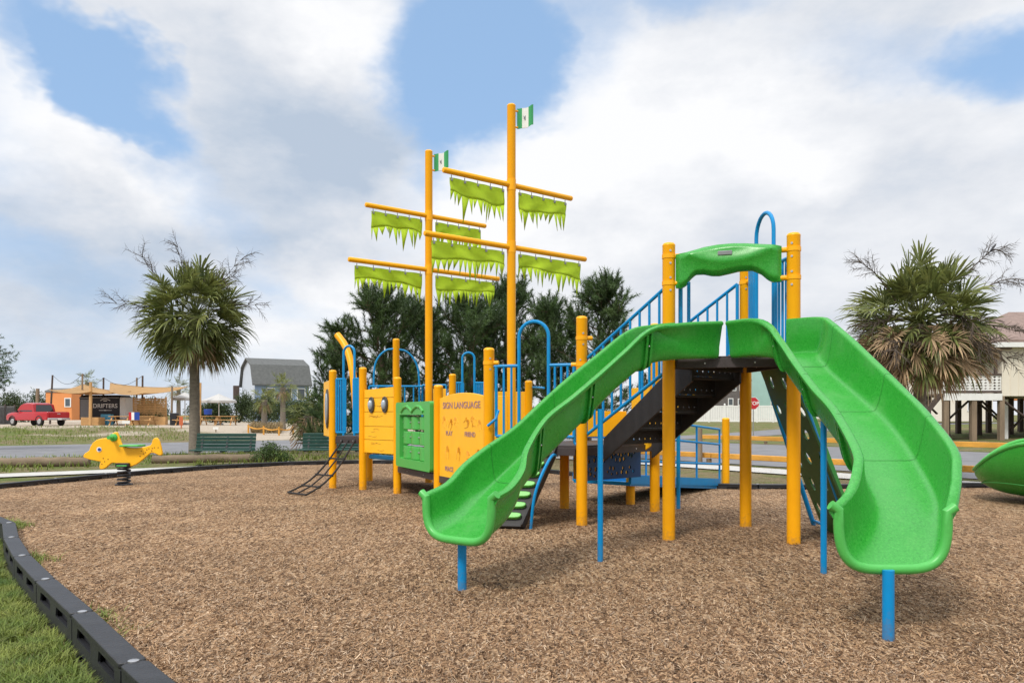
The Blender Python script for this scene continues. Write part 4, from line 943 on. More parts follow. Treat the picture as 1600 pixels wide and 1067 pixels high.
# ================================================================== TREES AND PLANTS
def rvec(r_): 
    z = r_.uniform(-1, 1); a = r_.uniform(0, 6.283); q = math.sqrt(1 - z * z); return V((q * math.cos(a), q * math.sin(a), z))
def frond(mb, base, d, pet, rad, r_, droop, nseg=30, w=.016):
    d = d.normalized(); P = [base]; cur = d.copy(); n = 5
    for i in range(n): cur = (cur + V((0, 0, -droop * .15))).normalized(); P.append(P[-1] + cur * pet / n)
    mb.tube(P, [.014, .012, .011, .009, .008, .007], 4, caps=False)
    f = (cur + V((0, 0, -droop * .25))).normalized(); sd_ = f.cross(V((0, 0, 1)))
    if sd_.length < .1: sd_ = V((1, 0, 0))
    sd_.normalize(); sd_ = Matrix.Rotation(r_.uniform(-1.0, 1.0), 3, f) @ sd_; nn = sd_.cross(f)
    hub = P[-1]; fold = r_.uniform(.35, .9)
    for k in range(nseg):
        a = R(-118 + 236 * k / (nseg - 1)); c = math.cos(a); dr = (f * (c + .25) + sd_ * math.sin(a) * .9 + nn * fold * abs(math.sin(a)) + rvec(r_) * .10).normalized()
        l_ = rad * (.66 + .40 * max(0, c)) * r_.uniform(.85, 1.12); b0 = hub + f * (.22 * rad * max(0, c)); side = dr.cross(nn + rvec(r_) * .5).normalized() * w * r_.uniform(.7, 1.3); fall = V((0, 0, -l_ * r_.uniform(.05, .34) * (.35 + droop)))
        m1 = b0 + dr * l_ * .5 + fall * .15; m2 = b0 + dr * l_ * .8 + fall * .55; tip = b0 + dr * l_ * .97 + fall * 1.25
        mb.add([b0 - side * .4, b0 + side * .4, m1 + side, m1 - side, m2 + side * .6, m2 - side * .6, tip], [(0, 1, 2, 3), (3, 2, 4, 5), (5, 4, 6)])
def twig(mb, base, d, L_, r_, depth=0, rad=.020):
    P = [base]; cur = d.normalized()
    for i in range(6): cur = (cur + rvec(r_) * .13 + V((0, 0, -.05))).normalized(); P.append(P[-1] + cur * L_ / 6)
    mb.tube(P, [rad * (1 - .13 * i) for i in range(7)], 4, caps=False)
    if depth < 2:
        for i in range(2, 7):
            for _ in range(3 if depth == 0 else 2):
                twig(mb, P[i], (cur + rvec(r_) * .9), L_ * (.30 if depth == 0 else .45), r_, depth + 1, rad * .5)
def palm(name, loc, th, tr, cr, n, seed, label, ndead=10, stalks=(), pxs=(), group=None, cat='palm tree', skirt=0, lean=0.0, nseg=26, spread=128, dr=(.25, .45, .35, .5), fr=(.42, .52)):
    r_ = random.Random(seed); root = thing(name, loc, label, cat, group); L0 = V(loc); mb = MB(); h = []; P = []; rr = []
    for i in range(25):
        t = i / 24; P.append(L0 + V((lean * math.sin(t * 2), 0, -.1 + t * (th + .1)))); rr.append(tr * (1.18 - .28 * t + .18 * max(0, 1 - t * 6)) * (1 + .03 * (i % 2)) * (1 + .35 * sst(.88, 1, t)))
    mb.tube(P, rr, 16); mb.build('trunk', M['trunk'], root)
    top = P[-1] + V((0, 0, .05)); w_ = cr * .0135 if cr > 1.3 else cr * .016
    gb_, db_ = MB(), MB()
    for i in range(n):
        t = (i + .5) / n; ang = i * 2.39996; elv = R(82 - spread * t ** .85 + r_.uniform(-9, 9)); d = V((math.cos(ang) * math.cos(elv), math.sin(ang) * math.cos(elv), math.sin(elv)))
        frond(gb_, top + V((0, 0, r_.uniform(-.15, .1))) + d * .05, d, cr * r_.uniform(.36, .66), cr * r_.uniform(fr[0], fr[1]), r_, r_.uniform(.15, .6) + .4 * t, nseg, w_)
    for i in range(ndead):
        ang = r_.uniform(0, 6.28); elv = R(r_.uniform(-60, 6 if dr[1] > .5 else -35)); d = V((math.cos(ang) * math.cos(elv), math.sin(ang) * math.cos(elv), math.sin(elv)))
        frond(db_, top + V((0, 0, -.1)) + d * .05, d, cr * r_.uniform(*dr[:2]), cr * r_.uniform(*dr[2:]), r_, .9 if dr[1] < .5 else .45, nseg, w_ * .8)
    for i in range(skirt):
        ang = r_.uniform(0, 6.28); z = r_.uniform(.15, .95) * th; d = V((math.cos(ang), math.sin(ang), -2.2)); db_.tube([L0 + V((math.cos(ang) * tr * .8, math.sin(ang) * tr * .8, z)), L0 + V((math.cos(ang) * tr * 2.2, math.sin(ang) * tr * 2.2, z + .05)), L0 + V((math.cos(ang) * tr * 3.2, math.sin(ang) * tr * 3.2, z - r_.uniform(.1, .5)))], .018, 4)
    gb_.build('crown', M['palm'], root, smooth=0)
    if ndead or skirt: db_.build('dead_fronds', M['deadpalm'], root, smooth=0)
    if stalks or pxs:
        sb = MB()
        for Yp, pp in pxs:
            Q = [V(x) for x in spline([at(x, y, Yp) for x, y in pp], 4)]; sb.tube(Q, [.016 * (1 - .7 * i / len(Q)) for i in range(len(Q))], 5)
            for i in range(3, len(Q) - 1):
                for _ in range(2): twig(sb, Q[i], (Q[i] - Q[i - 1]).normalized() + rvec(r_) * .8, .28 * cr / 1.4, r_, 1, .007)
        for d, l_ in stalks: twig(sb, top + V(d).normalized() * cr * .35, V(d), l_, r_, 0, .022)
        sb.build('flower_stalks', M['stalk'], root, smooth=0)
    return root
pl = on(304, 25.5)
palm('palm_tree', pl, 4.65, .15, 1.95, 140, 3, 'tall cabbage palm with a round green crown behind the longer green bench', 18,
     (((-1, -.2, .15), 1.75), ((-.8, -.2, .75), 1.75), ((-.05, -.3, 1), 1.55), ((.7, -.3, .75), 1.9), ((1, -.2, .2), 1.6), ((.45, .2, .8), 1.3)), fr=(.34, .44))
pr_ = on(1437, 15.3)
palm('palm_tree', pr_, 3.20, .115, 1.50, 118, 8, 'shaggy palm with brown hanging fronds behind the right slide', 92,
     (((-.5, -.6, -.3), 1.2), ((.5, -.6, -.2), 1.2), ((.1, -.7, -.25), 1.0), ((.75, -.5, -.05), 1.1), ((.2, -.8, .1), 1.0), ((-.8, -.4, 0), 1.0)), pxs=((15.2, ((1470, 480), (1508, 430), (1535, 404), (1551, 391), (1569, 393))), (15.2, ((1495, 470), (1545, 447), (1570, 437), (1598, 437))), (15.2, ((1400, 470), (1372, 432), (1356, 418), (1340, 406)))), spread=114, dr=(.44, .70, .28, .38), fr=(.30, .40))
palm('small_palm', on(413, 52), 2.15, .18, .95, 26, 12, 'thin small palm left of the blue house front, shorter of the two', 6, cat='palm tree', nseg=16)
palm('small_palm', on(442, 55), 3.0, .17, 1.15, 26, 15, 'small palm in front of the grey roof, taller of the two', 7, cat='palm tree', nseg=16)
palm('shaggy_palm', on(487, 31), 1.35, .27, 1.05, 40, 17, 'short palm with a shaggy trunk behind the second bench', 10, skirt=70, cat='palm tree', nseg=18)
palm('distant_palm', on(136, 88), 4.6, .2, 1.5, 26, 21, 'distant palm above the orange building and shade sail', 4, cat='palm tree', nseg=14)
palm('distant_palm', on(279, 74), 3.4, .18, 1.45, 24, 23, 'distant palm behind the white umbrella left of the tall palm trunk', 4, cat='palm tree', nseg=14)
def tuft(mb, p, d, L_, r_, n=26, w=.012, nl=.5):
    d = d.normalized()
    vs = [p]; fs = []; st = max(.02, L_ / n); x = d.cross(rvec(r_)).normalized() * w   # needles share one zigzag axis, so a shoot is one piece
    for i in range(n):
        t = (i + 1) / n; q = (d * r_.uniform(.15, .9) + rvec(r_) * .95).normalized(); l_ = L_ * nl * r_.uniform(.7, 1.1); x = (Matrix.Rotation(1.9, 3, d) @ x)
        vs.append(p + d * L_ * t + x); vs.append(vs[-1] + q * l_); k = len(vs); fs.append((k - 4 if k > 3 else 0, k - 2, k - 1))
    mb.add(vs, fs)
def pine(loc, h, rad, seed, label, bare=.10, lean=(0, 0), nl=36):
    r_ = random.Random(seed); root = thing('pine_tree', loc, label, 'pine tree', 'dark pines behind the play structure'); L0 = V(loc)
    tb, cb = MB(), MB(); P = []; rr = []
    for i in range(13):
        t = i / 12; P.append(L0 + V((lean[0] * t * t + .16 * math.sin(3 * t + seed), lean[1] * t * t + .14 * math.cos(4 * t + seed), -.1 + t * (h * .92 + .1)))); rr.append(.15 * (1 - t) + .022)
    tb.tube(P, rr, 9)
    ga = r_.uniform(0, 6)
    for i in range(nl):                      # upswept limbs carrying bottle-brush shoots
        t = bare + (1 - bare) * ((i + r_.random()) / nl) ** .9; z = t * 12; k = min(11, int(z)); o = P[k].lerp(P[k + 1], z - k)
        env = rad * (1.0 - .80 * max(0, (t - .45) / .55) ** 1.6) * r_.uniform(.5, 1.15)
        a = ga + i * 2.4 + r_.uniform(-.5, .5); d = V((math.cos(a), math.sin(a), r_.uniform(-.25, .30) + .75 * t)).normalized(); B = [o]; cur = d; ns = 7
        for s_ in range(ns): cur = (cur + V((0, 0, .05)) + rvec(r_) * .18).normalized(); B.append(B[-1] + cur * env / ns)
        tb.tube(B, [max(.008, .045 * (1 - j / 7.6) * (1.1 - t * .6)) for j in range(ns + 1)], 5, caps=False)
        for s_ in range(2, ns + 1):
            for _ in range(3 if s_ in (4, 6) else 2 if s_ < ns else 4):
                dd = (cur * .55 + rvec(r_) * .85 + V((0, 0, .38))).normalized(); st_ = B[s_] + rvec(r_) * .05; l1 = r_.uniform(.22, .45)
                en = st_ + dd * l1 * .6; tb.tube([st_, en], [.008, .006], 3, caps=False)
                tuft(cb, en - dd * .12, (dd + V((0, 0, .28)) + rvec(r_) * .15), r_.uniform(.36, .62), r_, 105, .0115, .34)
    for q in range(7): tuft(cb, P[-1] + rvec(r_) * .12 - V((0, 0, .1 * q)), V((r_.uniform(-.5, .5), r_.uniform(-.5, .5), 1)), r_.uniform(.6, .85), r_, 90, .011, .2)
    tb.build('trunk', M['bark'], root); cb.build('crown', M['needles'], root, smooth=0)
pine(on(585, 24.5), 5.3, 2.0, 31, 'dark pine at the left of the group, behind the shorter mast', lean=(.2, 0), nl=40)
pine(on(668, 27.0), 5.2, 2.1, 32, 'dark pine right behind the shorter mast, between its two lower sails', lean=(-.2, 0))
pine(on(735, 25.5), 5.1, 2.1, 33, 'dark pine between the two masts', lean=(.2, 0), nl=40)
pine(on(797, 27.5), 6.3, 2.0, 34, 'tallest-looking dark pine right behind the taller mast', nl=42)
pine(on(868, 25.2), 5.0, 2.0, 35, 'dark pine behind the wide blue entry arch', lean=(-.2, 0))
pine(on(925, 23.5), 5.45, 1.9, 36, 'dark pine with raised branch tips left of the stair rail, rightmost of the group', lean=(.2, 0), nl=40)
pine(on(528, 27.5), 3.9, 1.5, 37, 'lowest dark pine at the left end of the group, behind the bowsprit', nl=24)
def leafy(name, loc, blobs, n, ls, m, label, cat, seed, group=None, stem=True):
    r_ = random.Random(seed); root = thing(name, loc, label, cat, group); L0 = V(loc); mb = MB()
    for k in range(n):
        bx, by, bz, br, bh = r_.choice(blobs); q = rvec(r_) * (r_.random() ** .35); cl = L0 + V((bx + q.x * br, by + q.y * br, max(.02, bz + q.z * bh)))
        for _ in range(5):
            p = cl + rvec(r_) * ls * 1.6; a, b = rvec(r_), rvec(r_); a = (a + V((0, 0, .4))).normalized() * ls * r_.uniform(.7, 1.3); b = b * ls * .38
            mb.add([p, p + a * .5 + b, p + a, p + a * .5 - b], [(0, 1, 2, 3)])
    mb.build('foliage', m, root, smooth=0)
    if stem:
        sb = MB()
        for bx, by, bz, br, bh in blobs: sb.tube([L0 + V((bx * .3, by * .3, -.05)), L0 + V((bx, by, bz))], [.05, .015], 5)
        sb.build('stems', M['bark'], root)
    return root
leafy('juniper_shrub', on(422, 22.8), [(-.25, 0, .2, .35, .22), (.15, 0, .25, .4, .25), (.0, 0, .42, .22, .2), (.4, 0, .12, .25, .12)], 620, .05, M['juniper'], 'low spreading green shrub at the right end of the bench', 'shrub', 41)
def hedge(px0, px1, Y, h0, h1, n, label, seed, ls=.16, cat='shrub', nm='dark_shrub'):
    c = on((px0 + px1) / 2, Y); w_ = (px1 - px0) / FPX * Y / 2; r_ = random.Random(seed)
    bl_ = [(r_.uniform(-w_, w_) * .8, r_.uniform(-.6, .6), r_.uniform(.3, .7) * r_.uniform(h0, h1), w_ * .35 + .3, h1 * .35) for _ in range(7)]
    leafy(nm, c, bl_, int(n * 2.2), ls * 1.1, M['leaf'], label, cat, seed, 'dark shrubs beyond the street')
for a in ((318, 352, 84, 2.2, 2.6, 420, 'dark shrub below the right umbrella', 51), (345, 392, 86, 2.6, 3.6, 520, 'big dark shrub left of the grey house gable', 52), (380, 432, 82, 2.6, 4.0, 560, 'dark shrub covering the foot of the pale gable', 53),
          (425, 480, 78, 2.0, 3.0, 420, 'dark shrub in front of the blue siding', 54), (222, 262, 90, 2.6, 3.4, 380, 'dark shrub behind the slatted screen', 55), (195, 228, 92, 2.4, 3.6, 360, 'dark shrub between trailer and slatted screen', 56),
          (-12, 30, 88, 2.6, 3.8, 420, 'dark bushes above the grey fence at the left edge', 57), (28, 72, 92, 2.6, 4.4, 420, 'tall dark bushes behind the red pickup', 58), (285, 320, 88, 1.8, 2.4, 300, 'dark shrub behind the white umbrellas', 59), (455, 520, 62, 1.6, 2.4, 360, 'green shrub left of the bow panel, beyond the street', 60)):
    hedge(*a)
# pine limb reaching in from the left edge: its tree stands just outside the frame
pine_l = on(-62, 30); r_ = random.Random(77)
root = thing('street_tree', pine_l, 'dark leafy tree whose branch tip enters at the left edge above the truck', 'tree'); L0 = V(pine_l); tb, cb = MB(), MB(); tb.tube([L0 + V((0, 0, -.1)), L0 + V((.1, 0, 2)), L0 + V((0, 0, 4.4))], [.2, .15, .05], 10)
for i in range(16):
    a = r_.uniform(0, 6.28) if i > 4 else r_.uniform(-.3, .3); z = r_.uniform(2.4, 4.2); o = L0 + V((0, 0, z)); d = V((math.cos(a), math.sin(a), r_.uniform(-.05, .3))); L_ = 1.5 if i > 4 else 1.75; tb.tube([o, o + d * L_ * .5, o + d * L_], [.05, .03, .01], 5)
    for k in range(42): tuft(cb, o + d * L_ * r_.uniform(.3, 1.0) + rvec(r_) * .26, rvec(r_) + V((.2, 0, .2)), .28, r_, 22, .013)
tb.build('trunk', M['bark'], root); cb.build('crown', M['needles'], root, smooth=0)
P = []
for _ in range(420): px_ = rnd.uniform(392, 440); q = on(px_, rnd.uniform(50, 54)); P.append(tuple(q))
tag(blades('dune_grass', P, .35, .75, .022, M['straw'], 3, .6, 6), 'patch of tall dry grass around the small palm trunks', 'tall grass')
# ================================================================== PLAY THINGS AND STREET FURNITURE
# spring rider: flat fish shaped panel on a coil
Yd = 13.75; f0 = gp(193.5, 757); root = thing('spring_rider', (f0.x, f0.y, 0), 'yellow dolphin shaped spring rider with green seat standing on a black coil', 'spring rider')
def dz(vx, vy): return ((vx / 4.706 - 193.5) / FPX * Yd, CH + (HZ - (560 + vy / 4.706)) / FPX * Yd)
outl2 = [dz(*p) for p in ((615, 715), (627, 697), (645, 686), (660, 675), (668, 648), (688, 617), (715, 597), (745, 588), (775, 585), (800, 584), (815, 565), (830, 550), (848, 541), (865, 540), (872, 555), (882, 585), (893, 615), (905, 640), (930, 652), (960, 655), (1000, 656), (1040, 654), (1080, 646), (1108, 638), (1120, 622), (1124, 602), (1135, 587), (1152, 580), (1166, 590), (1178, 612), (1188, 650), (1195, 685), (1197, 703), (1186, 713), (1170, 711), (1150, 701), (1130, 694), (1112, 694), (1090, 712), (1060, 738), (1030, 762), (1005, 779), (975, 791), (940, 797), (900, 796), (870, 785), (852, 768), (832, 766), (818, 772), (802, 786), (785, 802), (768, 811), (750, 815), (737, 812), (734, 795), (738, 775), (744, 757), (720, 754), (695, 749), (665, 743), (635, 734), (619, 727))]
mb = MB(); mb.prism(outl2, (f0.x, f0.y, 0), (1, 0, 0), (0, 0, 1), (0, -1, 0), .05); db = mb.build('body', M['panel'], root, bevel=.012)
q = dz(735, 668); mb = MB(); mb.tube([(f0.x + q[0], f0.y - .025, q[1]), (f0.x + q[0], f0.y - .034, q[1])], .045, 18); mb.build('eye', M['white'], db)
mb = MB(); mb.tube([(f0.x + q[0] + .008, f0.y - .034, q[1]), (f0.x + q[0] + .008, f0.y - .040, q[1])], .028, 14); mb.build('pupil', M['cobalt'], db)
for vx, vy in ((765, 733), (800, 740), (775, 757), (755, 775), (1045, 680), (1075, 690), (1100, 662), (1120, 678), (1140, 655), (1168, 655), (1125, 660), (1060, 700), (1085, 670), (1035, 718)):
    x, z = dz(vx, vy); mb = MB(); mb.tube([(f0.x + x, f0.y - .025, z), (f0.x + x, f0.y - .028, z)], .011, 8); mb.build('spot', M['groove'], db)
x, z = dz(840, 580); mb = MB(); mb.tube([(f0.x + x, f0.y - .20, z), (f0.x + x, f0.y + .20, z)], .032, 12); mb.ball((f0.x + x, f0.y - .03, z), .075, 12, (1, .45, 1)); mb.build('handle', M['greenrim'], root)
x0_, z_ = dz(905, 648); x1_, _ = dz(1045, 648); mb = MB(); mb.box((f0.x + (x0_ + x1_) / 2, f0.y, z_ + .018), x1_ - x0_, .30, .035); mb.build('seat', M['greenrim'], root, bevel=.015)
x, z = dz(912, 782); mb = MB(); mb.box((f0.x + x, f0.y, z), .24, .16, .075); mb.m = 1; mb.box((f0.x + x, f0.y, z - .012), .19, .19, .022); mb.build('clamp', [M['black'], M['greenrim']], root, bevel=.01)
mb = MB(); pth = []
zt_ = z - .03
for i in range(141): t = i / 140; a = t * 2 * math.pi * 5.2; pth.append((f0.x + x * (.2 + .8 * t) + .10 * math.cos(a), f0.y + .10 * math.sin(a), .0 + zt_ * t))
mb.tube(pth, .017, 8); mb.build('spring', M['black'], root)
mb = MB(); mb.tube([(f0.x, f0.y, -.03), (f0.x, f0.y, .012)], .15, 20); mb.build('base_plate', M['black'], root)
# green moulded spinner bowl at the right edge
bc = V((7.7, 10.9, 0)); root = thing('spinner_bowl', bc, 'green moulded plastic bowl seat cut off by the right edge of the photo', 'spinner bowl'); mb = MB(); rings_o, rings_i = [], []
NB = 48
def rimz(a): return .62 + .26 * math.cos(a - R(15)) - .02
for j in range(15):
    t = j / 14; ro, ri = [], []
    for k in range(NB):
        a = 2 * math.pi * k / NB; rr_ = .98; hz = .43 + .44 * sst(0, 1, abs((math.degrees(a) - 146 + 180) % 360 - 180) / 75)
        s_ = math.sin(t * math.pi / 2) ** .62; zz = .07 + (hz - .07) * (1 - math.cos(t * math.pi / 2) ** 1.0) ** .9
        ro.append(bc + V((rr_ * s_ * math.cos(a), rr_ * s_ * math.sin(a), zz))); ri.append(bc + V(((rr_ * s_ - .035) * math.cos(a) if s_ > .05 else 0, (rr_ * s_ - .035) * math.sin(a) if s_ > .05 else 0, zz + .035 * (1 - t))))
    rings_o.append(ro); rings_i.append(ri)
mb.loft(rings_o + rings_i[::-1], caps=False); bo = mb.build('bowl', M['green'], root, smooth=60)
mb = MB(); rp = [p + V((0, 0, .004)) for p in rings_o[-1]]; mb.tube(rp + rp[:2], .026, 8); mb.build('rim', M['greenrim'], root)
mb = MB(); mb.tube([bc + V((1.0 * math.cos(a) * math.sin(.62 * math.pi / 2) ** .62 * (1.004), .985 * math.sin(a) * math.sin(.62 * math.pi / 2) ** .62, rings_o[9][0].z * 0 + .24 + .06 * math.sin(a * 2 + 1))) for a in [R(150 + 5 * k) for k in range(31)]], .008, 6); mb.build('seam', M['seam'], bo)
mb = MB(); mb.tube([bc + V((0, 0, -.05)), bc + V((0, 0, .16))], .06, 16); mb.build('pivot_post', M['blue'], root)
# benches
def bench(px0, px1, Y, label, turn=0.):
    p0, p1 = on(px0, Y), on(px1, Y); c = (p0 + p1) / 2; L_ = (p1 - p0).length; root = thing('park_bench', c, label, 'bench', 'dark green benches beside the mulch'); x0 = c.x - L_ / 2; z0 = c.z
    mb = MB()
    for i in range(5): z = z0 + .40 + i * .098; mb.obox((c.x, c.y + .09 + i * .022, z + .045), (L_ / 2, 0, 0), (0, .018, .004), (0, -.008, .043))
    mb.build('backrest', M['benchgreen'], root, bevel=.006); mb = MB()
    for i in range(4): mb.box((c.x, c.y - .34 + i * .10, z0 + .43), L_, .088, .035)
    mb.build('seat', M['benchgreen'], root, bevel=.006)
    for t in (.10, .52, .92):
        x = x0 + L_ * t; mb = MB(); mb.bar((x, c.y - .02, z0 - .05), (x, c.y - .02, z0 + .42), .06, .06); mb.bar((x, c.y - .36, z0 + .40), (x, c.y + .06, z0 + .40), .05, .04); mb.bar((x, c.y + .07, z0 + .40), (x, c.y + .20, z0 + .86), .05, .04, (0, 1, 0)); mb.box((x, c.y - .02, z0 + .01), .07, .42, .03); mb.build('leg', M['black'], root)
bench(304, 397, 21.3, 'long dark green slatted bench in front of the tall palm trunk'); bench(471, 568, 21.6, 'dark green slatted bench partly hidden by the bow of the play structure')
def log(p0, p1, r, label, seed):
    p0, p1 = V(p0), V(p1); r_ = random.Random(seed); root = tag(MB().tube([p0.lerp(p1, i / 14) + V((0, r_.uniform(-.015, .015), r_.uniform(-.01, .01))) for i in range(15)], [r * r_.uniform(.95, 1.06) for _ in range(15)], 16).build('timber_log', M['logwood']), label, 'log', 'round logs lying beside the street'); return root
log(on(-40, 20.4) + V((0, 0, .12)), on(140, 21.0) + V((0, 0, .12)), .135, 'grey round log lying on the grass at the left edge', 1)
log(on(238, 22.2) + V((0, 0, .10)), on(430, 23.2) + V((0, 0, .10)), .13, 'grey round log lying behind the bench and dolphin tail', 2)
# right hand timber rails
def rail(name, pts, z, h, w_, label, posts=True):
    root = thing(name, X3(pts[0], G(*pts[0])), label, 'timber rail', 'low yellow timber rails along the side street')
    for i in range(len(pts) - 1):
        a_, b_ = X3(pts[i], G(*pts[i]) + z), X3(pts[i + 1], G(*pts[i + 1]) + z); d = (b_ - a_).normalized(); mb = MB(); mb.bar(a_ + d * .01, b_ - d * .01, w_, h); mb.build('beam', M['rail'], root, bevel=.012)
        if posts:
            for t in (.02, .5): q = a_.lerp(b_, t); mb = MB(); mb.box((q.x, q.y, q.z - h / 2 - z / 2), .12, .12, z - h / 2 + .02); mb.build('footing', M['wood'], root)
rail('timber_rail', [uv(17.6, v) for v in (-24, -17, -10, -4, 2, 8, 14, 20)], .25, .14, .16, 'yellow timber rail along the near side of the side street')
rail('timber_rail', [uv(31.6, v) for v in (-24, -14, -6, 2, 10, 18, 26)], .27, .20, .18, 'yellow timber rail along the far side of the side street')
pb_ = gp(1093, 724, -.13); mb = MB(); mb.tube([(pb_.x, pb_.y, -.2), (pb_.x, pb_.y, .86)], [.085, .08], 12); tag(mb.build('wooden_bollard', M['wood']), 'short brown wooden post standing at the timber rail beyond the ramp', 'post')
# stop sign
sp_ = on(1177, 47); root = thing('stop_sign', sp_, 'red octagonal stop sign on a grey pole before the white fence', 'sign'); zc = CH + (HZ - 630) / FPX * 47; mb = MB(); mb.tube([sp_ + V((0, 0, -.05)), V((sp_.x, sp_.y, zc + .3))], .035, 8); mb.build('pole', M['steel'], root)
nrm = V((-.55, -.83, 0)); ex = V((.83, -.55, 0))
oc = [(.40 * math.cos(R(22.5 + 45 * k)), .40 * math.sin(R(22.5 + 45 * k))) for k in range(8)]; cS = V((sp_.x, sp_.y, zc)) + nrm * .05
mb = MB(); mb.prism(oc, cS - nrm * .006, ex, up, nrm, .01); mb.m = 1; mb.prism([(x * .95, y * .95) for x, y in oc], cS + nrm * .004, ex, up, nrm, .004); pn = mb.build('panel', [M['white'], M['signred']], root, smooth=0)
mb = MB(); mb.text("STOP", .30, cS - up * .10 + nrm * .010, ex, up, nrm, .004); mb.build('lettering', M['white'], pn, smooth=0)
# white picket privacy fence
fa, fb = on(1035, 84), on(1260, 80); root = thing('white_fence', fa, 'white vinyl fence with tall posts beyond the far street', 'fence'); n = 9; px_ = []
mb = MB()
for i in range(n):
    p0, p1 = fa.lerp(fb, i / n), fa.lerp(fb, (i + 1) / n)
    for k in range(9):
        q = p0.lerp(p1, (k + .5) / 9); q.z = G(q.x, q.y); mb.box((q.x, q.y, q.z + .95), .165, .03, 1.6)
    for z in (.12, 1.72): a_, b_ = p0.copy(), p1.copy(); a_.z = G(a_.x, a_.y) + z; b_.z = G(b_.x, b_.y) + z; mb.bar(a_, b_, .07, .12)
mb.build('pickets', M['white'], root)
for i in range(n + 1):
    p0 = fa.lerp(fb, i / n); z = G(p0.x, p0.y); mb = MB(); mb.box((p0.x, p0.y - .02, z + .95), .15, .15, 1.95); mb.tube([(p0.x, p0.y - .02, z + 1.92), (p0.x, p0.y - .02, z + 2.02)], [.12, .02], 4); mb.build('fence_post', M['white'], root, smooth=0)
# ================================================================== BUILDINGS
def house(name, label, c, wx, wy, z0, z1, ridge, wall, roof, wins=(), ang=0., over=.35, hip=0., cat='house', trim='white', doors=()):
    """gable roof house; local x along the ridge; wins: (face, along, z, w, h) with face f(ront) or s(ide, left)"""
    root = thing(name, c, label, cat); ca, sa = math.cos(ang), math.sin(ang); X_, Y_ = V((ca, sa, 0)), V((-sa, ca, 0)); O = V(c); Z = V((0, 0, 1))
    def W(x, y, z): return O + X_ * x + Y_ * y + Z * z
    mb = MB(); mb.obox(W(0, 0, (z0 + z1) / 2), X_ * wx / 2, Y_ * wy / 2, Z * (z1 - z0) / 2)
    if not hip: mb.prism([(-wy / 2, z1), (wy / 2, z1), (0, ridge - .03)], W(0, 0, 0), Y_, Z, X_, wx - .02)
    body = mb.build('wall', M[wall], root, smooth=0); mb = MB(); th = .16
    if hip:
        e = over; A_ = [W(-wx / 2 - e, -wy / 2 - e, z1), W(wx / 2 + e, -wy / 2 - e, z1), W(wx / 2 + e, wy / 2 + e, z1), W(-wx / 2 - e, wy / 2 + e, z1), W(-wx / 2 + hip, 0, ridge), W(wx / 2 - hip, 0, ridge)]
        A_ += [p + Z * .14 for p in A_]; mb.add(A_, [(3, 2, 1, 0), (6, 7, 11, 10), (7, 8, 11), (8, 9, 10, 11), (9, 6, 10), (0, 1, 7, 6), (1, 2, 8, 7), (2, 3, 9, 8), (3, 0, 6, 9)])
    else:
        for s_ in (-1, 1):
            sl = (ridge - z1) / (wy / 2); p = [(s_ * (wy / 2 + over), z1 - sl * over + .02), (0, ridge + .02), (0, ridge + .02 + th), (s_ * (wy / 2 + over), z1 - sl * over + .02 + th)]
            mb.prism(p, W(0, 0, 0), Y_, Z, X_, wx + 2 * over)
    mb.build('roof', M[roof], root, smooth=0)
    for f, al, z, w_, h_ in wins:
        if f == 'f': q = W(al, -wy / 2, z); ex_, n_ = X_, -Y_
        else: q = W(-wx / 2, al, z); ex_, n_ = -Y_, -X_
        mb = MB(); mb.obox(q + n_ * .03, ex_ * (w_ / 2 + .10), n_ * .04, Z * (h_ / 2 + .10)); fr = mb.build('window', M[trim], root, smooth=0); mb = MB(); mb.obox(q + n_ * .072, ex_ * w_ / 2, n_ * .01, Z * h_ / 2); mb.build('pane', M['window'], fr, smooth=0)
    return root, W, X_, Y_
# house on piles at the right
hc = V((29.3, 42.0, 0)); hc.z = 0; root, W, X_, Y_ = house('stilt_house', 'cream house on brown piles with brown roof at the right edge', (30.2, 42.2, 0), 11.0, 7.0, 2.2, 4.85, 6.75, 'cream', 'brownroof', (('f', 1.6, 3.7, 1.1, 1.2),), hip=2.6, over=.45)
mb = MB()
for k in range(27): x = -5.5 + 11 * k / 26; mb.obox(W(x, -3.515, 3.52), X_ * .02, Y_ * .012, V((0, 0, 1.31)))
mb.build('batten', M['cream'], root, smooth=0)
mb = MB(); mb.obox(W(0, -3.97, 4.74), X_ * 5.95, Y_ * .03, V((0, 0, .12))); mb.obox(W(-5.97, 0, 4.74), X_ * .03, Y_ * 3.95, V((0, 0, .12))); mb.build('fascia', M['white'], root, smooth=0)
# porch with lattice rail left of the wall
px0, px1 = 21.75 - 30.2, -5.52
mb = MB(); mb.obox(W((px0 + px1) / 2, -1.6, 2.27), X_ * (px1 - px0) / 2, Y_ * 1.9, V((0, 0, .06))); mb.build('porch_floor', M['wood'], root); mb = MB(); mb.obox(W((px0 + px1) / 2, -3.53, 2.15), X_ * (px1 - px0) / 2, Y_ * .02, V((0, 0, .17))); mb.build('porch_fascia', M['white'], root)
mb = MB()
for z in (2.42, 3.28): mb.obox(W((px0 + px1) / 2, -3.45, z), X_ * (px1 - px0) / 2, Y_ * .05, V((0, 0, .05)))
mb.build('porch_rail', M['darkwood'], root)
lat = MB(); nL = 22
holes = []
PW = px1 - px0; ncol, nrow = 13, 5
for i in range(ncol):
    for j in range(nrow):
        cx_, cy_ = (i + .5) * PW / ncol, .06 + (j + .5) * .72 / nrow; r_x, r_y = .088, .055; holes.append([(cx_ + r_x, cy_), (cx_, cy_ + r_y), (cx_ - r_x, cy_), (cx_, cy_ - r_y)])
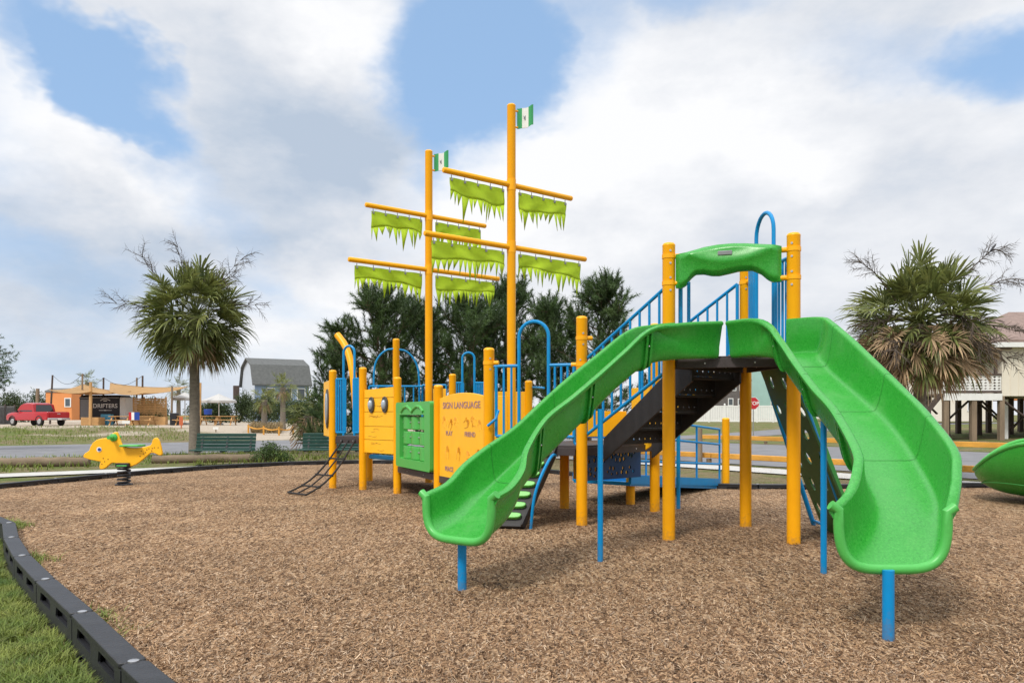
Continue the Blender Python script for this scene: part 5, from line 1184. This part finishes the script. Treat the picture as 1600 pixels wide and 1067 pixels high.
lat.plate([(0, 0), (PW, 0), (PW, .84), (0, .84)], holes, .03, W(px0, -3.45, 2.44), X_, V((0, 0, 1)), -Y_); lat.build('lattice', M['white'], root, smooth=0)
mb = MB(); mb.obox(W((px0 + px1) / 2 + .3, -1.6, 4.62), X_ * ((px1 - px0) / 2 + .1), Y_ * 2.1, V((0, 0, .10))); mb.build('porch_roof', M['brownroof'], root)
for x in (px0 + .1, (px0 + px1) / 2 + .4, px1 - .25):
    mb = MB(); mb.obox(W(x, -3.40, 3.45), X_ * .06, Y_ * .06, V((0, 0, 1.1))); mb.build('porch_post', M['darkwood'], root)
for x in (-8.3, -6.9, -5.5, -3.7, -1.9, 0, 2, 4, 5.4):
    for y in (-3.4, -1.0, 1.4, 3.4):
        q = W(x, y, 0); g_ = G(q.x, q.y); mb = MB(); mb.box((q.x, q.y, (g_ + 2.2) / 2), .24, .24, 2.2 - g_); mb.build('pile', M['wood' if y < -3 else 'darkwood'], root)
for x0, z0_, x1, z1_, y in ((-6.9, .9, -5.6, 2.1, -1.0), (-5.4, 2.1, -3.8, .7, -1.0), (-5.5, 2.1, -4.3, 1.2, -3.3), (-1.8, 2.1, -3.5, .4, -1.0), (-3.6, 2.1, -2.0, .6, 1.4), (-8.2, 2.1, -7.4, 1.3, -1.0)):
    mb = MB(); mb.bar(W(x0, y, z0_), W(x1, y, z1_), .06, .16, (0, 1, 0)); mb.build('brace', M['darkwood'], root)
mb = MB()
for x in (-4.6, -3.1): mb.obox(W(x, -2.2, .95), X_ * .15, Y_ * .15, V((0, 0, 1.1)))
mb.build('door_frame', M['white'], root)
# stair down to the left of the porch
mb = MB(); s0_, s1_ = W(px0 - .05, -3.3, 2.25), W(px0 - 1.9, -3.3, G(21, 38) + .1)
for y in (0, 1.0): mb.bar(s0_ + Y_ * y, s1_ + Y_ * y, .06, .26)
for k in range(10): q = s0_.lerp(s1_, (k + .5) / 10) + Y_ * .5; mb.obox(q + V((0, 0, .08)), X_ * .14, Y_ * .5, V((0, 0, .02)))
stp = mb.build('porch_stair', M['darkwood'], root); mb = MB()
for y in (0, 1.0):
    mb.bar(s0_ + Y_ * y + V((0, 0, .95)), s1_ + Y_ * y + V((0, 0, .95)), .05, .09)
    for k in range(13): q = s0_.lerp(s1_, k / 12) + Y_ * y; mb.bar(q, q + V((0, 0, .93)), .035, .035, (1, 0, 0))
mb.build('stair_rail', M['wood'], stp)
house('distant_house', 'orange sided house with pale blue roof seen over the lattice porch', on(1535, 92), 9, 7, 2.5, 6.2, 8.6, 'orange', 'blueroof', (('f', -2.2, 4.9, 1.1, 1.5), ('f', 1.0, 4.9, 1.1, 1.5)))
house('distant_house', 'cream two storey house behind the shaggy palm trunk', on(1448, 75), 8.5, 7, .2, 6.3, 8.3, 'cream', 'shingle', (('f', -2.4, 4.6, .9, 1.4), ('f', .8, 4.6, .9, 1.4), ('f', 2.6, 4.6, .9, 1.4), ('f', 2.4, 1.9, .9, 1.3)))
house('distant_house', 'pale grey house left of the shaggy palm, under its crown', on(1378, 96), 7, 7, .2, 5.8, 8.0, 'paleblue', 'shingle', (('f', .8, 4.3, .9, 1.3), ('f', -1.8, 4.3, .9, 1.3)))
house('distant_house', 'teal house with white upper storey behind the stop sign', on(1182, 112), 8.2, 8, .3, 7.4, 9.6, 'teal', 'shingle', (('f', 1.2, 5.8, .8, 1.8), ('f', 1.2, 2.9, .8, 1.6), ('f', 2.9, 5.8, .8, 1.8), ('f', -2.6, 3.1, .5, .5)), over=.2)
house('distant_house', 'dark weathered house with small white windows behind the white fence', on(1113, 105), 8.0, 7, .3, 5.3, 6.3, 'darkhouse', 'darkhouse', (('f', -1.6, 4.4, .5, .7), ('f', 1.9, 4.4, .5, .7), ('f', 3.0, 4.4, .5, .7), ('f', 1.5, 2.5, .5, .8), ('f', 2.9, 2.5, .7, .7), ('f', -2.2, 2.5, .5, .8)), over=.25)
house('distant_house', 'pale house between the two right posts, under the slide', on(1295, 104), 8, 7, .3, 4.6, 6.9, 'white', 'shingle', (('f', -1.2, 3.2, .9, 1.2), ('f', 1.4, 3.2, .9, 1.2)))
# barn roofed blue house at the left
ch_ = V((-31.0, 95, 0)); Lx, Wy = V((.87, .5, 0)), V((-.5, .87, 0)); gz = .3; root = thing('barn_roof_house', V((-31.0, 95, gz)), 'pale blue house with a grey barn roof beyond the shrubs', 'house'); LL, WW = 6.7, 8.0
O = V((-31.9, 95.2, 0)); ze, zb, zr = 5.2, 7.4, 8.35
prof = [(0, gz), (WW, gz), (WW, ze), (WW * .86, zb), (WW * .5, zr), (WW * .14, zb), (0, ze)]
mb = MB(); mb.prism(prof, O + Lx * LL / 2, Wy, up, Wy.cross(up), LL); mb.build('wall', M['paleblue'], root, smooth=0)
mb = MB(); mb.obox(O + Lx * (LL / 2) + Wy * -.03 + up * (gz + ze) / 2, Lx * LL / 2, Wy * .02, up * (ze - gz) / 2); mb.build('front_siding', M['skyblue'], root, smooth=0)
mb = MB(); rp = [(-.35, ze - .30), (WW * .13, zb + .03), (WW * .5, zr + .05), (WW * .87, zb + .03), (WW + .35, ze - .30)]
mb.prism(rp + [(y, z + .16) for y, z in reversed(rp)], O + Lx * LL / 2, Wy, up, Wy.cross(up), LL + .7); mb.build('roof', M['darkshingle'], root, smooth=0)
for s_, z in ((1.9, 3.9), (4.0, 3.9), (5.7, 3.9)):
    mb = MB(); mb.obox(O + Lx * s_ - Wy * .07 + up * z, Lx * .55, Wy * .03, up * .75); fr = mb.build('window', M['white'], root, smooth=0); mb = MB(); mb.obox(O + Lx * s_ - Wy * .11 + up * z, Lx * .42, Wy * .012, up * .62); mb.build('pane', M['window'], fr, smooth=0)
mb = MB(); mb.obox(O - Lx * .8 + Wy * (WW - .3) + up * 4.2, Lx * .35, Wy * .3, up * .9); mb.bar(O - Lx * .8 + Wy * (WW - .3) + up * gz, O - Lx * .8 + Wy * (WW - .3) + up * 3.3, .15, .15, (1, 0, 0)); mb.build('chimney_box', M['darkwood'], root)
house('orange_building', 'low orange building behind the pickup and the trailer', on(101, 84), 2.8, 2.2, .3, 3.3, 3.6, 'orange', 'shingle', (('f', 1.0, 2.2, .5, .8),), over=.08, cat='building')
# grey fence at the far left
fa, fb = on(-60, 66), on(22, 72); mb = MB(); n = 40
for k in range(n): q = fa.lerp(fb, (k + .5) / n); mb.box((q.x, q.y, G(q.x, q.y) + .85), (fb - fa).length / n * .94, .04, 1.7)
root = thing('board_fence', fa, 'weathered grey board fence at the left edge behind the truck', 'fence'); mb.build('boards', M['shingle'], root); 
for k in range(6): q = fa.lerp(fb, k / 5); mb = MB(); mb.box((q.x, q.y + .08, G(q.x, q.y) + .9), .12, .12, 1.85); mb.build('fence_post', M['darkwood'], root)
# ================================================================== FOOD TRUCK LOT
# red pickup: local x forward, built at the origin then turned
root = thing('pickup_truck', (0, 0, 0), 'red pickup truck parked on the sand seen from behind', 'truck')
def sec(x, hw, z0, z1, tw, zs): return [V((x, -hw, z0)), V((x, -hw, zs)), V((x, -tw, z1)), V((x, tw, z1)), V((x, hw, zs)), V((x, hw, z0))]
mb = MB(); mb.loft([sec(*q) for q in ((-2.72, .92, .55, 1.10, .90, 1.00), (-2.66, .97, .48, 1.13, .94, 1.04), (-1.0, .99, .45, 1.13, .95, 1.04), (.9, .99, .45, 1.13, .95, 1.02), (1.9, .97, .45, 1.10, .88, .98), (2.5, .94, .45, 1.02, .80, .90), (2.70, .86, .52, .90, .72, .80))]); body = mb.build('body', M['red'], root, bevel=.03)
mb = MB(); mb.box((-1.88, 0, 1.128), 1.48, 1.62, .03); mb.build('truck_bed', M['black'], root)
mb = MB(); mb.loft([sec(*q) for q in ((-1.02, .90, 1.10, 1.14, .86, 1.12), (-.80, .88, 1.10, 1.80, .66, 1.74), (-.4, .88, 1.10, 1.88, .68, 1.80), (.35, .88, 1.10, 1.88, .68, 1.80), (.75, .88, 1.10, 1.76, .66, 1.68), (1.35, .90, 1.08, 1.14, .80, 1.12))]); mb.build('cab', M['red'], root, bevel=.02)
mb = MB(); mb.add([(-1.005, -.76, 1.17), (-1.005, .76, 1.17), (-.825, .62, 1.72), (-.825, -.62, 1.72)], [(0, 1, 2, 3)]); mb.v = [(x - .012, y, z) for x, y, z in mb.v]; mb.build('rear_window', M['glass'], root, smooth=0)
for s_ in (-1, 1):
    mb = MB(); mb.add([(-.72, s_ * .888, 1.18), (.98, s_ * .888, 1.18), (.68, s_ * .79, 1.66), (-.62, s_ * .775, 1.70)], [(0, 1, 2, 3)]); mb.v = [(x, y + s_ * .012, z) for x, y, z in mb.v]; mb.build('side_window', M['glass'], root, smooth=0)
    mb = MB(); mb.box((-2.70, s_ * .86, .88), .06, .16, .36); mb.build('tail_light', M['signred'], root, bevel=.01)
    mb = MB(); mb.box((.95, s_ * 1.06, 1.18), .12, .18, .16); mb.build('side_mirror', M['black'], root, bevel=.02)
    for x in (-1.75, 1.72):
        mb = MB(); mb.tube([(x, s_ * .98, .37), (x, s_ * .76, .37)], .37, 24); wh = mb.build('wheel', M['tyre'], root, bevel=.03); mb = MB(); mb.tube([(x, s_ * .97, .37), (x, s_ * .992, .37)], [.23, .20], 18); mb.build('rim', M['steel'], wh)
        mb = MB(); mb.tube([(x + .44 * math.cos(t), s_ * .985, .37 + .44 * math.sin(t)) for t in [R(5 + 17 * k) for k in range(11)]], .035, 8); mb.build('wheel_arch', M['black'], root)
mb = MB(); mb.box((-2.80, 0, .56), .16, 1.86, .16); mb.build('rear_bumper', M['steel'], root, bevel=.03)
mb = MB(); mb.box((-2.745, 0, .86), .03, 1.50, .46); tg = mb.build('tailgate', M['red'], root, bevel=.012); mb = MB(); mb.box((-2.765, 0, .98), .02, .26, .06); mb.build('tailgate_handle', M['steel'], tg)
mb = MB(); mb.box((-2.89, 0, .56), .012, .32, .15); mb.build('number_plate', M['white'], root)
tp = on(58, 61.5); root.location = tp; root.rotation_euler = (0, 0, math.atan2(.43, -.9)); root.scale = (.97,) * 3
def lotbox(name, px0, px1, py0, py1, Y, dp, m, label, cat, group=None, bevel=.02):
    a_, b_ = at(px0, py1, Y), at(px1, py0, Y); c = (a_ + b_) / 2; g_ = G(c.x, Y); z0 = min(a_.z, g_) if py1 > 650 else a_.z; mb = MB(); mb.box((c.x, Y + dp / 2, (z0 + b_.z) / 2), b_.x - a_.x, dp, b_.z - z0); return tag(mb.build(name, m, bevel=bevel), label, cat, group)
Yt = 66; tl = at(124, 616, Yt); x0_, x1_ = at(124, 0, Yt).x, at(186, 0, Yt).x; gz = G((x0_ + x1_) / 2, Yt); zt_ = at(0, 617, Yt).z; root = thing('food_trailer', V(((x0_ + x1_) / 2, Yt, gz)), 'black food trailer with white lettering under the tan shade sail', 'trailer')
mb = MB(); o2 = [(-1.1, gz + .45), (1.1, gz + .45), (1.1, zt_ - .25), (.85, zt_), (-.85, zt_), (-1.1, zt_ - .25)]; mb.prism(o2, ((x0_ + x1_) / 2, Yt + 1.1, 0), (0, 1, 0), up, (1, 0, 0), x1_ - x0_); bd = mb.build('body', M['black'], root, bevel=.05)
mb = MB(); mb.box(((x0_ + at(145, 0, Yt).x) / 2, Yt - .02, (gz + .55 + zt_ - .35) / 2), at(143, 0, Yt).x - x0_ - .1, .03, zt_ - gz - .95); mb.build('door', M['grey'], root); mb = MB(); mb.box(((x0_ + x1_) / 2, Yt - .03, zt_ - .24), x1_ - x0_, .05, .09); mb.build('roof_trim', M['grey'], root)
mb = MB(); mb.box((x1_ + .26, Yt + 1.1, (gz + .5 + zt_ - .2) / 2), .5, 2.1, zt_ - gz - .7); mb.build('end_wall', M['white'], root, bevel=.05)
for x in (x0_ + 1.0, x1_ - .8): mb = MB(); mb.tube([(x, Yt + .05, gz + .34), (x, Yt + .3, gz + .34)], .34, 20); mb.build('wheel', M['tyre'], root)
mb = MB(); tx, tz = at(164.5, 0, Yt).x, at(0, 637.0, Yt).z; mb.text("DRIFTERS", .50, (tx, Yt - .012, tz), (1, 0, 0), up, (0, -1, 0), .01); mb.build('lettering', M['white'], root, smooth=0)
mb = MB()
for xa, xb, za, zb_ in ((-.55, -.12, -.24, -.20), (.12, .55, -.24, -.20), (-.1, .1, -.26, -.18)): mb.box((tx + (xa + xb) / 2, Yt - .012, tz + (za + zb_) / 2), xb - xa, .01, zb_ - za)
mb.tube([(tx - .42 + .14 * k, Yt - .012, tz + .62 + .14 * math.sin(math.pi * k / 6)) for k in range(7)], .03, 6); mb.box((tx, Yt - .012, tz + .60), .3, .01, .07); mb.build('emblem', M['white'], root, smooth=0)
lotbox('cooler', 157, 172, 647, 656, 64.5, .6, M['turq'], 'light blue cooler in front of the black trailer', 'cooler', bevel=.04)
lotbox('wooden_planter', 126, 154, 652, 664, 63.2, 1.0, M['slat'], 'square wooden planter box at the foot of the yellow pole', 'planter')
lotbox('trash_bin', 265, 275, 645, 661, 63.5, .6, M['black'], 'black trash bin right of the slatted screen', 'trash bin', bevel=.05)
def pole(px, py0, py1, Y, r, m, label, lean=0.):
    p = on(px, Y); zt_ = at(px, py0, Y).z; mb = MB(); mb.tube([p + V((0, 0, -.1)), V((p.x + lean, p.y, zt_))], [r, r * .9], 10); return tag(mb.build('wooden_pole', m), label, 'pole', 'poles of the food truck lot'), V((p.x + lean, p.y, zt_))
tops = {}
for k, px, py0, Y, r, m, lb in (('a', 78, 586, 72, .09, 'darkwood', 'dark slanted pole behind the truck cab'), ('b', 128, 584, 71, .09, 'wood', 'grey wooden pole just left of the trailer'), ('c', 141, 597, 62.5, .13, 'slat', 'bright yellow wooden pole rising from the planter'), ('d', 161, 590, 74, .09, 'darkwood', 'thin dark pole above the trailer roof'), ('e', 213, 590, 72, .09, 'wood', 'thin pole at the left end of the slatted screen'), ('f', 222, 587, 71, .09, 'darkwood', 'tall dark pole at the slatted screen, right of the thinner one'), ('g', 268, 603, 66, .09, 'wood', 'pole beside the black bin'), ('h', 312, 598, 64, .11, 'slat', 'yellow pole right of the tall palm trunk'), ('i', 58, 607, 66, .16, 'wood', 'short stout post behind the truck roof')):
    o, tops[k] = pole(px, py0, 660, Y, r, M[m], lb, .25 if k == 'a' else .05)
mb = MB()
def cable(a_, b_, sag): mb.tube([a_.lerp(b_, i / 10) + V((0, 0, -sag * math.sin(math.pi * i / 10))) for i in range(11)], .018, 5)
cable(tops['a'], tops['b'], .9); cable(tops['b'], tops['d'], .7); cable(tops['d'], tops['f'], .8); tag(mb.build('string_lights', M['black']), 'dark cable strung between the lot pole tops', 'cable')
def shade(c, label, sag=.5):
    n = 12; g = []
    for i in range(n + 1):
        row = []
        for j in range(n + 1):
            s_, t = i / n, j / n; p = c[0].lerp(c[1], s_).lerp(c[3].lerp(c[2], s_), t); p = p + V((0, 0, -sag * (4 * s_ * (1 - s_)) * .35 - sag * 4 * t * (1 - t) * .35)); ce = V((.5 - s_, .5 - t)); row.append(p)
        g.append(row)
    mb = MB(); mb.loft(g, closed=False); tag(mb.build('shade_sail', M['tan'], smooth=60, solid=.02), label, 'shade sail', 'tan shade sails over the lot')
shade([at(76, 609, 64), at(141, 612, 62), at(205, 611, 68), at(130, 600, 76)], 'tan shade sail over the orange building and trailer, left one', .6)
shade([at(170, 612, 62), at(225, 614, 64), at(294, 604, 68), at(172, 598, 74)], 'tan shade sail pointing to the tall palm trunk, right one', .6)
a_, b_ = on(208, 66), on(259, 66); root = thing('slat_screen', a_, 'tall screen of horizontal light brown boards with low planters', 'screen'); mb = MB(); zt_ = at(0, 620, 66).z
for k in range(14): z = a_.z + .35 + k * (zt_ - a_.z - .4) / 14; mb.box(((a_.x + b_.x) / 2, 66, z), b_.x - a_.x, .03, (zt_ - a_.z - .4) / 14 * (.86 if k < 10 else .72))
mb.build('slats', M['slat'], root); mb = MB()
for t in (0, .33, .66, 1): x = a_.x + (b_.x - a_.x) * t; mb.box((x, 66.07, (a_.z + zt_) / 2), .1, .1, zt_ - a_.z)
mb.build('frame', M['slat'], root); mb = MB(); mb.box(((a_.x + b_.x) / 2 + .1, 65.6, a_.z + .35), b_.x - a_.x + .3, .5, .7); mb.build('planter_box', M['slat'], root)
r_ = random.Random(9); mb = MB()
for k in range(160):
    p = V((r_.choice((.25, .55, .85)) * (b_.x - a_.x) + a_.x + r_.gauss(0, .18), 65.55 + r_.gauss(0, .1), a_.z + .72 + abs(r_.gauss(0, .16)))); q, s_ = rvec(r_) * .12, rvec(r_) * .05; mb.add([p, p + q * .5 + s_, p + q, p + q * .5 - s_], [(0, 1, 2, 3)])
mb.build('planter_foliage', M['leaf'], root, smooth=0)
def umbrella(px, py0, py1, pxw, Y, label):
    p = on(px, Y); za, ze = at(px, py0, Y).z, at(px, py1, Y).z; rd_ = pxw / 2 / FPX * Y; root = thing('patio_umbrella', p, label, 'umbrella', 'white patio umbrellas'); mb = MB(); mb.tube([p, V((p.x, p.y, za))], .04, 8); mb.build('pole', M['white'], root)
    ap = V((p.x, p.y, za)); rings = [[ap + V((rd_ * f * math.cos(R(22.5 + 45 * k)), rd_ * f * math.sin(R(22.5 + 45 * k)), (ze - za) * f ** .9)) for k in range(8)] for f in (.03, .3, .65, 1)]; rings.append([q + V((0, 0, -.18)) for q in rings[-1]])
    mb = MB(); mb.loft(rings, caps=False); mb.add(rings[0], [tuple(range(8))]); mb.build('canopy', M['canvas'], root, smooth=0, solid=.02)
    mb = MB(); mb.box((p.x, p.y, p.z + .08), .6, .6, .12); mb.build('base', M['grey'], root, bevel=.03)
umbrella(289, 613, 622, 40, 70, 'white umbrella left of the tall palm trunk'); umbrella(342, 615, 626, 52, 66, 'white umbrella right of the tall palm trunk')
def picnic(px, Y, label, s_=1.0):
    p = on(px, Y); root = thing('picnic_table', p, label, 'picnic table', 'wooden picnic tables on the sand'); mb = MB(); mb.box((p.x, p.y, p.z + .75), 1.8, .75, .05); mb.build('tabletop', M['slat'], root)
    for y in (-.65, .65): mb = MB(); mb.box((p.x, p.y + y, p.z + .45), 1.8, .26, .045); mb.build('bench_seat', M['slat'], root)
    for x in (-.65, .65):
        for s2 in (-1, 1): mb = MB(); mb.bar((p.x + x, p.y + s2 * .68, p.z), (p.x + x, p.y + s2 * .2, p.z + .74), .05, .09, (1, 0, 0)); mb.build('leg', M['slat'], root)
        mb = MB(); mb.bar((p.x + x, p.y - .72, p.z + .40), (p.x + x, p.y + .72, p.z + .40), .05, .08); mb.build('cross_bar', M['slat'], root)
for px, Y, lb in ((190, 62, 'wooden picnic table carrying the red white and blue cloth'), (225, 62.5, 'wooden picnic table before the slatted screen'), (292, 64, 'wooden picnic table left of the tall palm trunk'), (330, 66, 'wooden picnic table under the right umbrella'), (352, 64, 'wooden picnic table right of the umbrella, before the shrubs')): picnic(px, Y, lb)
pf = at(209, 650, 61.4); mb = MB()
for i, m in enumerate((0, 1, 2)): mb.m = m; mb.box((pf.x + (-.28, -.06, .26)[i], pf.y - .02, pf.z), (.22, .22, .42)[i], .02, .62)
tag(mb.build('striped_cloth', [M['signred'], M['white'], M['cobalt']]), 'red white and blue cloth hanging at the picnic table edge', 'cloth')
pd = at(325, 643, 63); mb = MB(); mb.tube([pd + V((0, 0, -.25)), pd + V((0, 0, .2))], [.30, .34], 18); tag(mb.build('blue_tub', M['cobalt'], bevel=.03), 'bright blue tub on a picnic table right of the tall palm trunk', 'tub')
def smallsign(px, py0, py1, Y, w_, h_, m, label, pm='wood'):
    p = on(px, Y); zt_ = at(px, py0, Y).z; root = thing('yard_sign', p, label, 'sign'); mb = MB(); mb.bar(p + V((0, .03, -.05)), V((p.x, p.y + .03, zt_)), .06, .06, (1, 0, 0)); mb.build('stake', M[pm], root); mb = MB(); mb.box((p.x, p.y, zt_ - h_ / 2), w_, .025, h_); mb.build('board', M[m], root)
smallsign(197, 657, 671, 55, .55, .22, 'white', 'small white sign board on a stake in the grass verge'); smallsign(337, 667, 679, 50, .35, .16, 'white', 'small white sign on a stake in the sand right of the palm'); smallsign(283, 651, 671, 54, .26, .6, 'markerorange', 'orange red marker post in the sand left of the palm trunk', 'markerorange')
ra = [on(x, y) for x, y in ((388, 50), (412, 48.5), (436, 48), (458, 49), (480, 51))]; root = thing('rope_fence', ra[0], 'low wooden post and rope fence round the dry grass', 'fence')
for i, p in enumerate(ra):
    mb = MB(); mb.tube([p + V((0, 0, -.05)), p + V((0, 0, .55))], .06, 8); mb.build('fence_post', M['rail'], root)
    if i: mb = MB(); q = ra[i - 1]; mb.tube([q.lerp(p, k / 6) + V((0, 0, .42 - .1 * math.sin(math.pi * k / 6))) for k in range(7)], .045, 6); mb.build('rope', M['rail'], root)
# bird on a stalk of the right palm
bp_ = at(1551, 391.5, 15.2); root = thing('small_bird', bp_, 'tiny dark bird perched on a bare stalk of the right palm', 'bird'); mb = MB(); r1 = []
for x, r_ in ((-.16, .006), (-.10, .012), (-.05, .030), (0, .036), (.04, .030), (.06, .022), (.08, .024), (.10, .018), (.115, .006), (.135, .002)): r1.append([bp_ + V((x * .6, r_ * math.cos(t), .04 + x * .75 + r_ * math.sin(t))) for t in [k * math.pi / 5 for k in range(10)]])
mb.loft(r1); mb.build('body', M['black'], root)
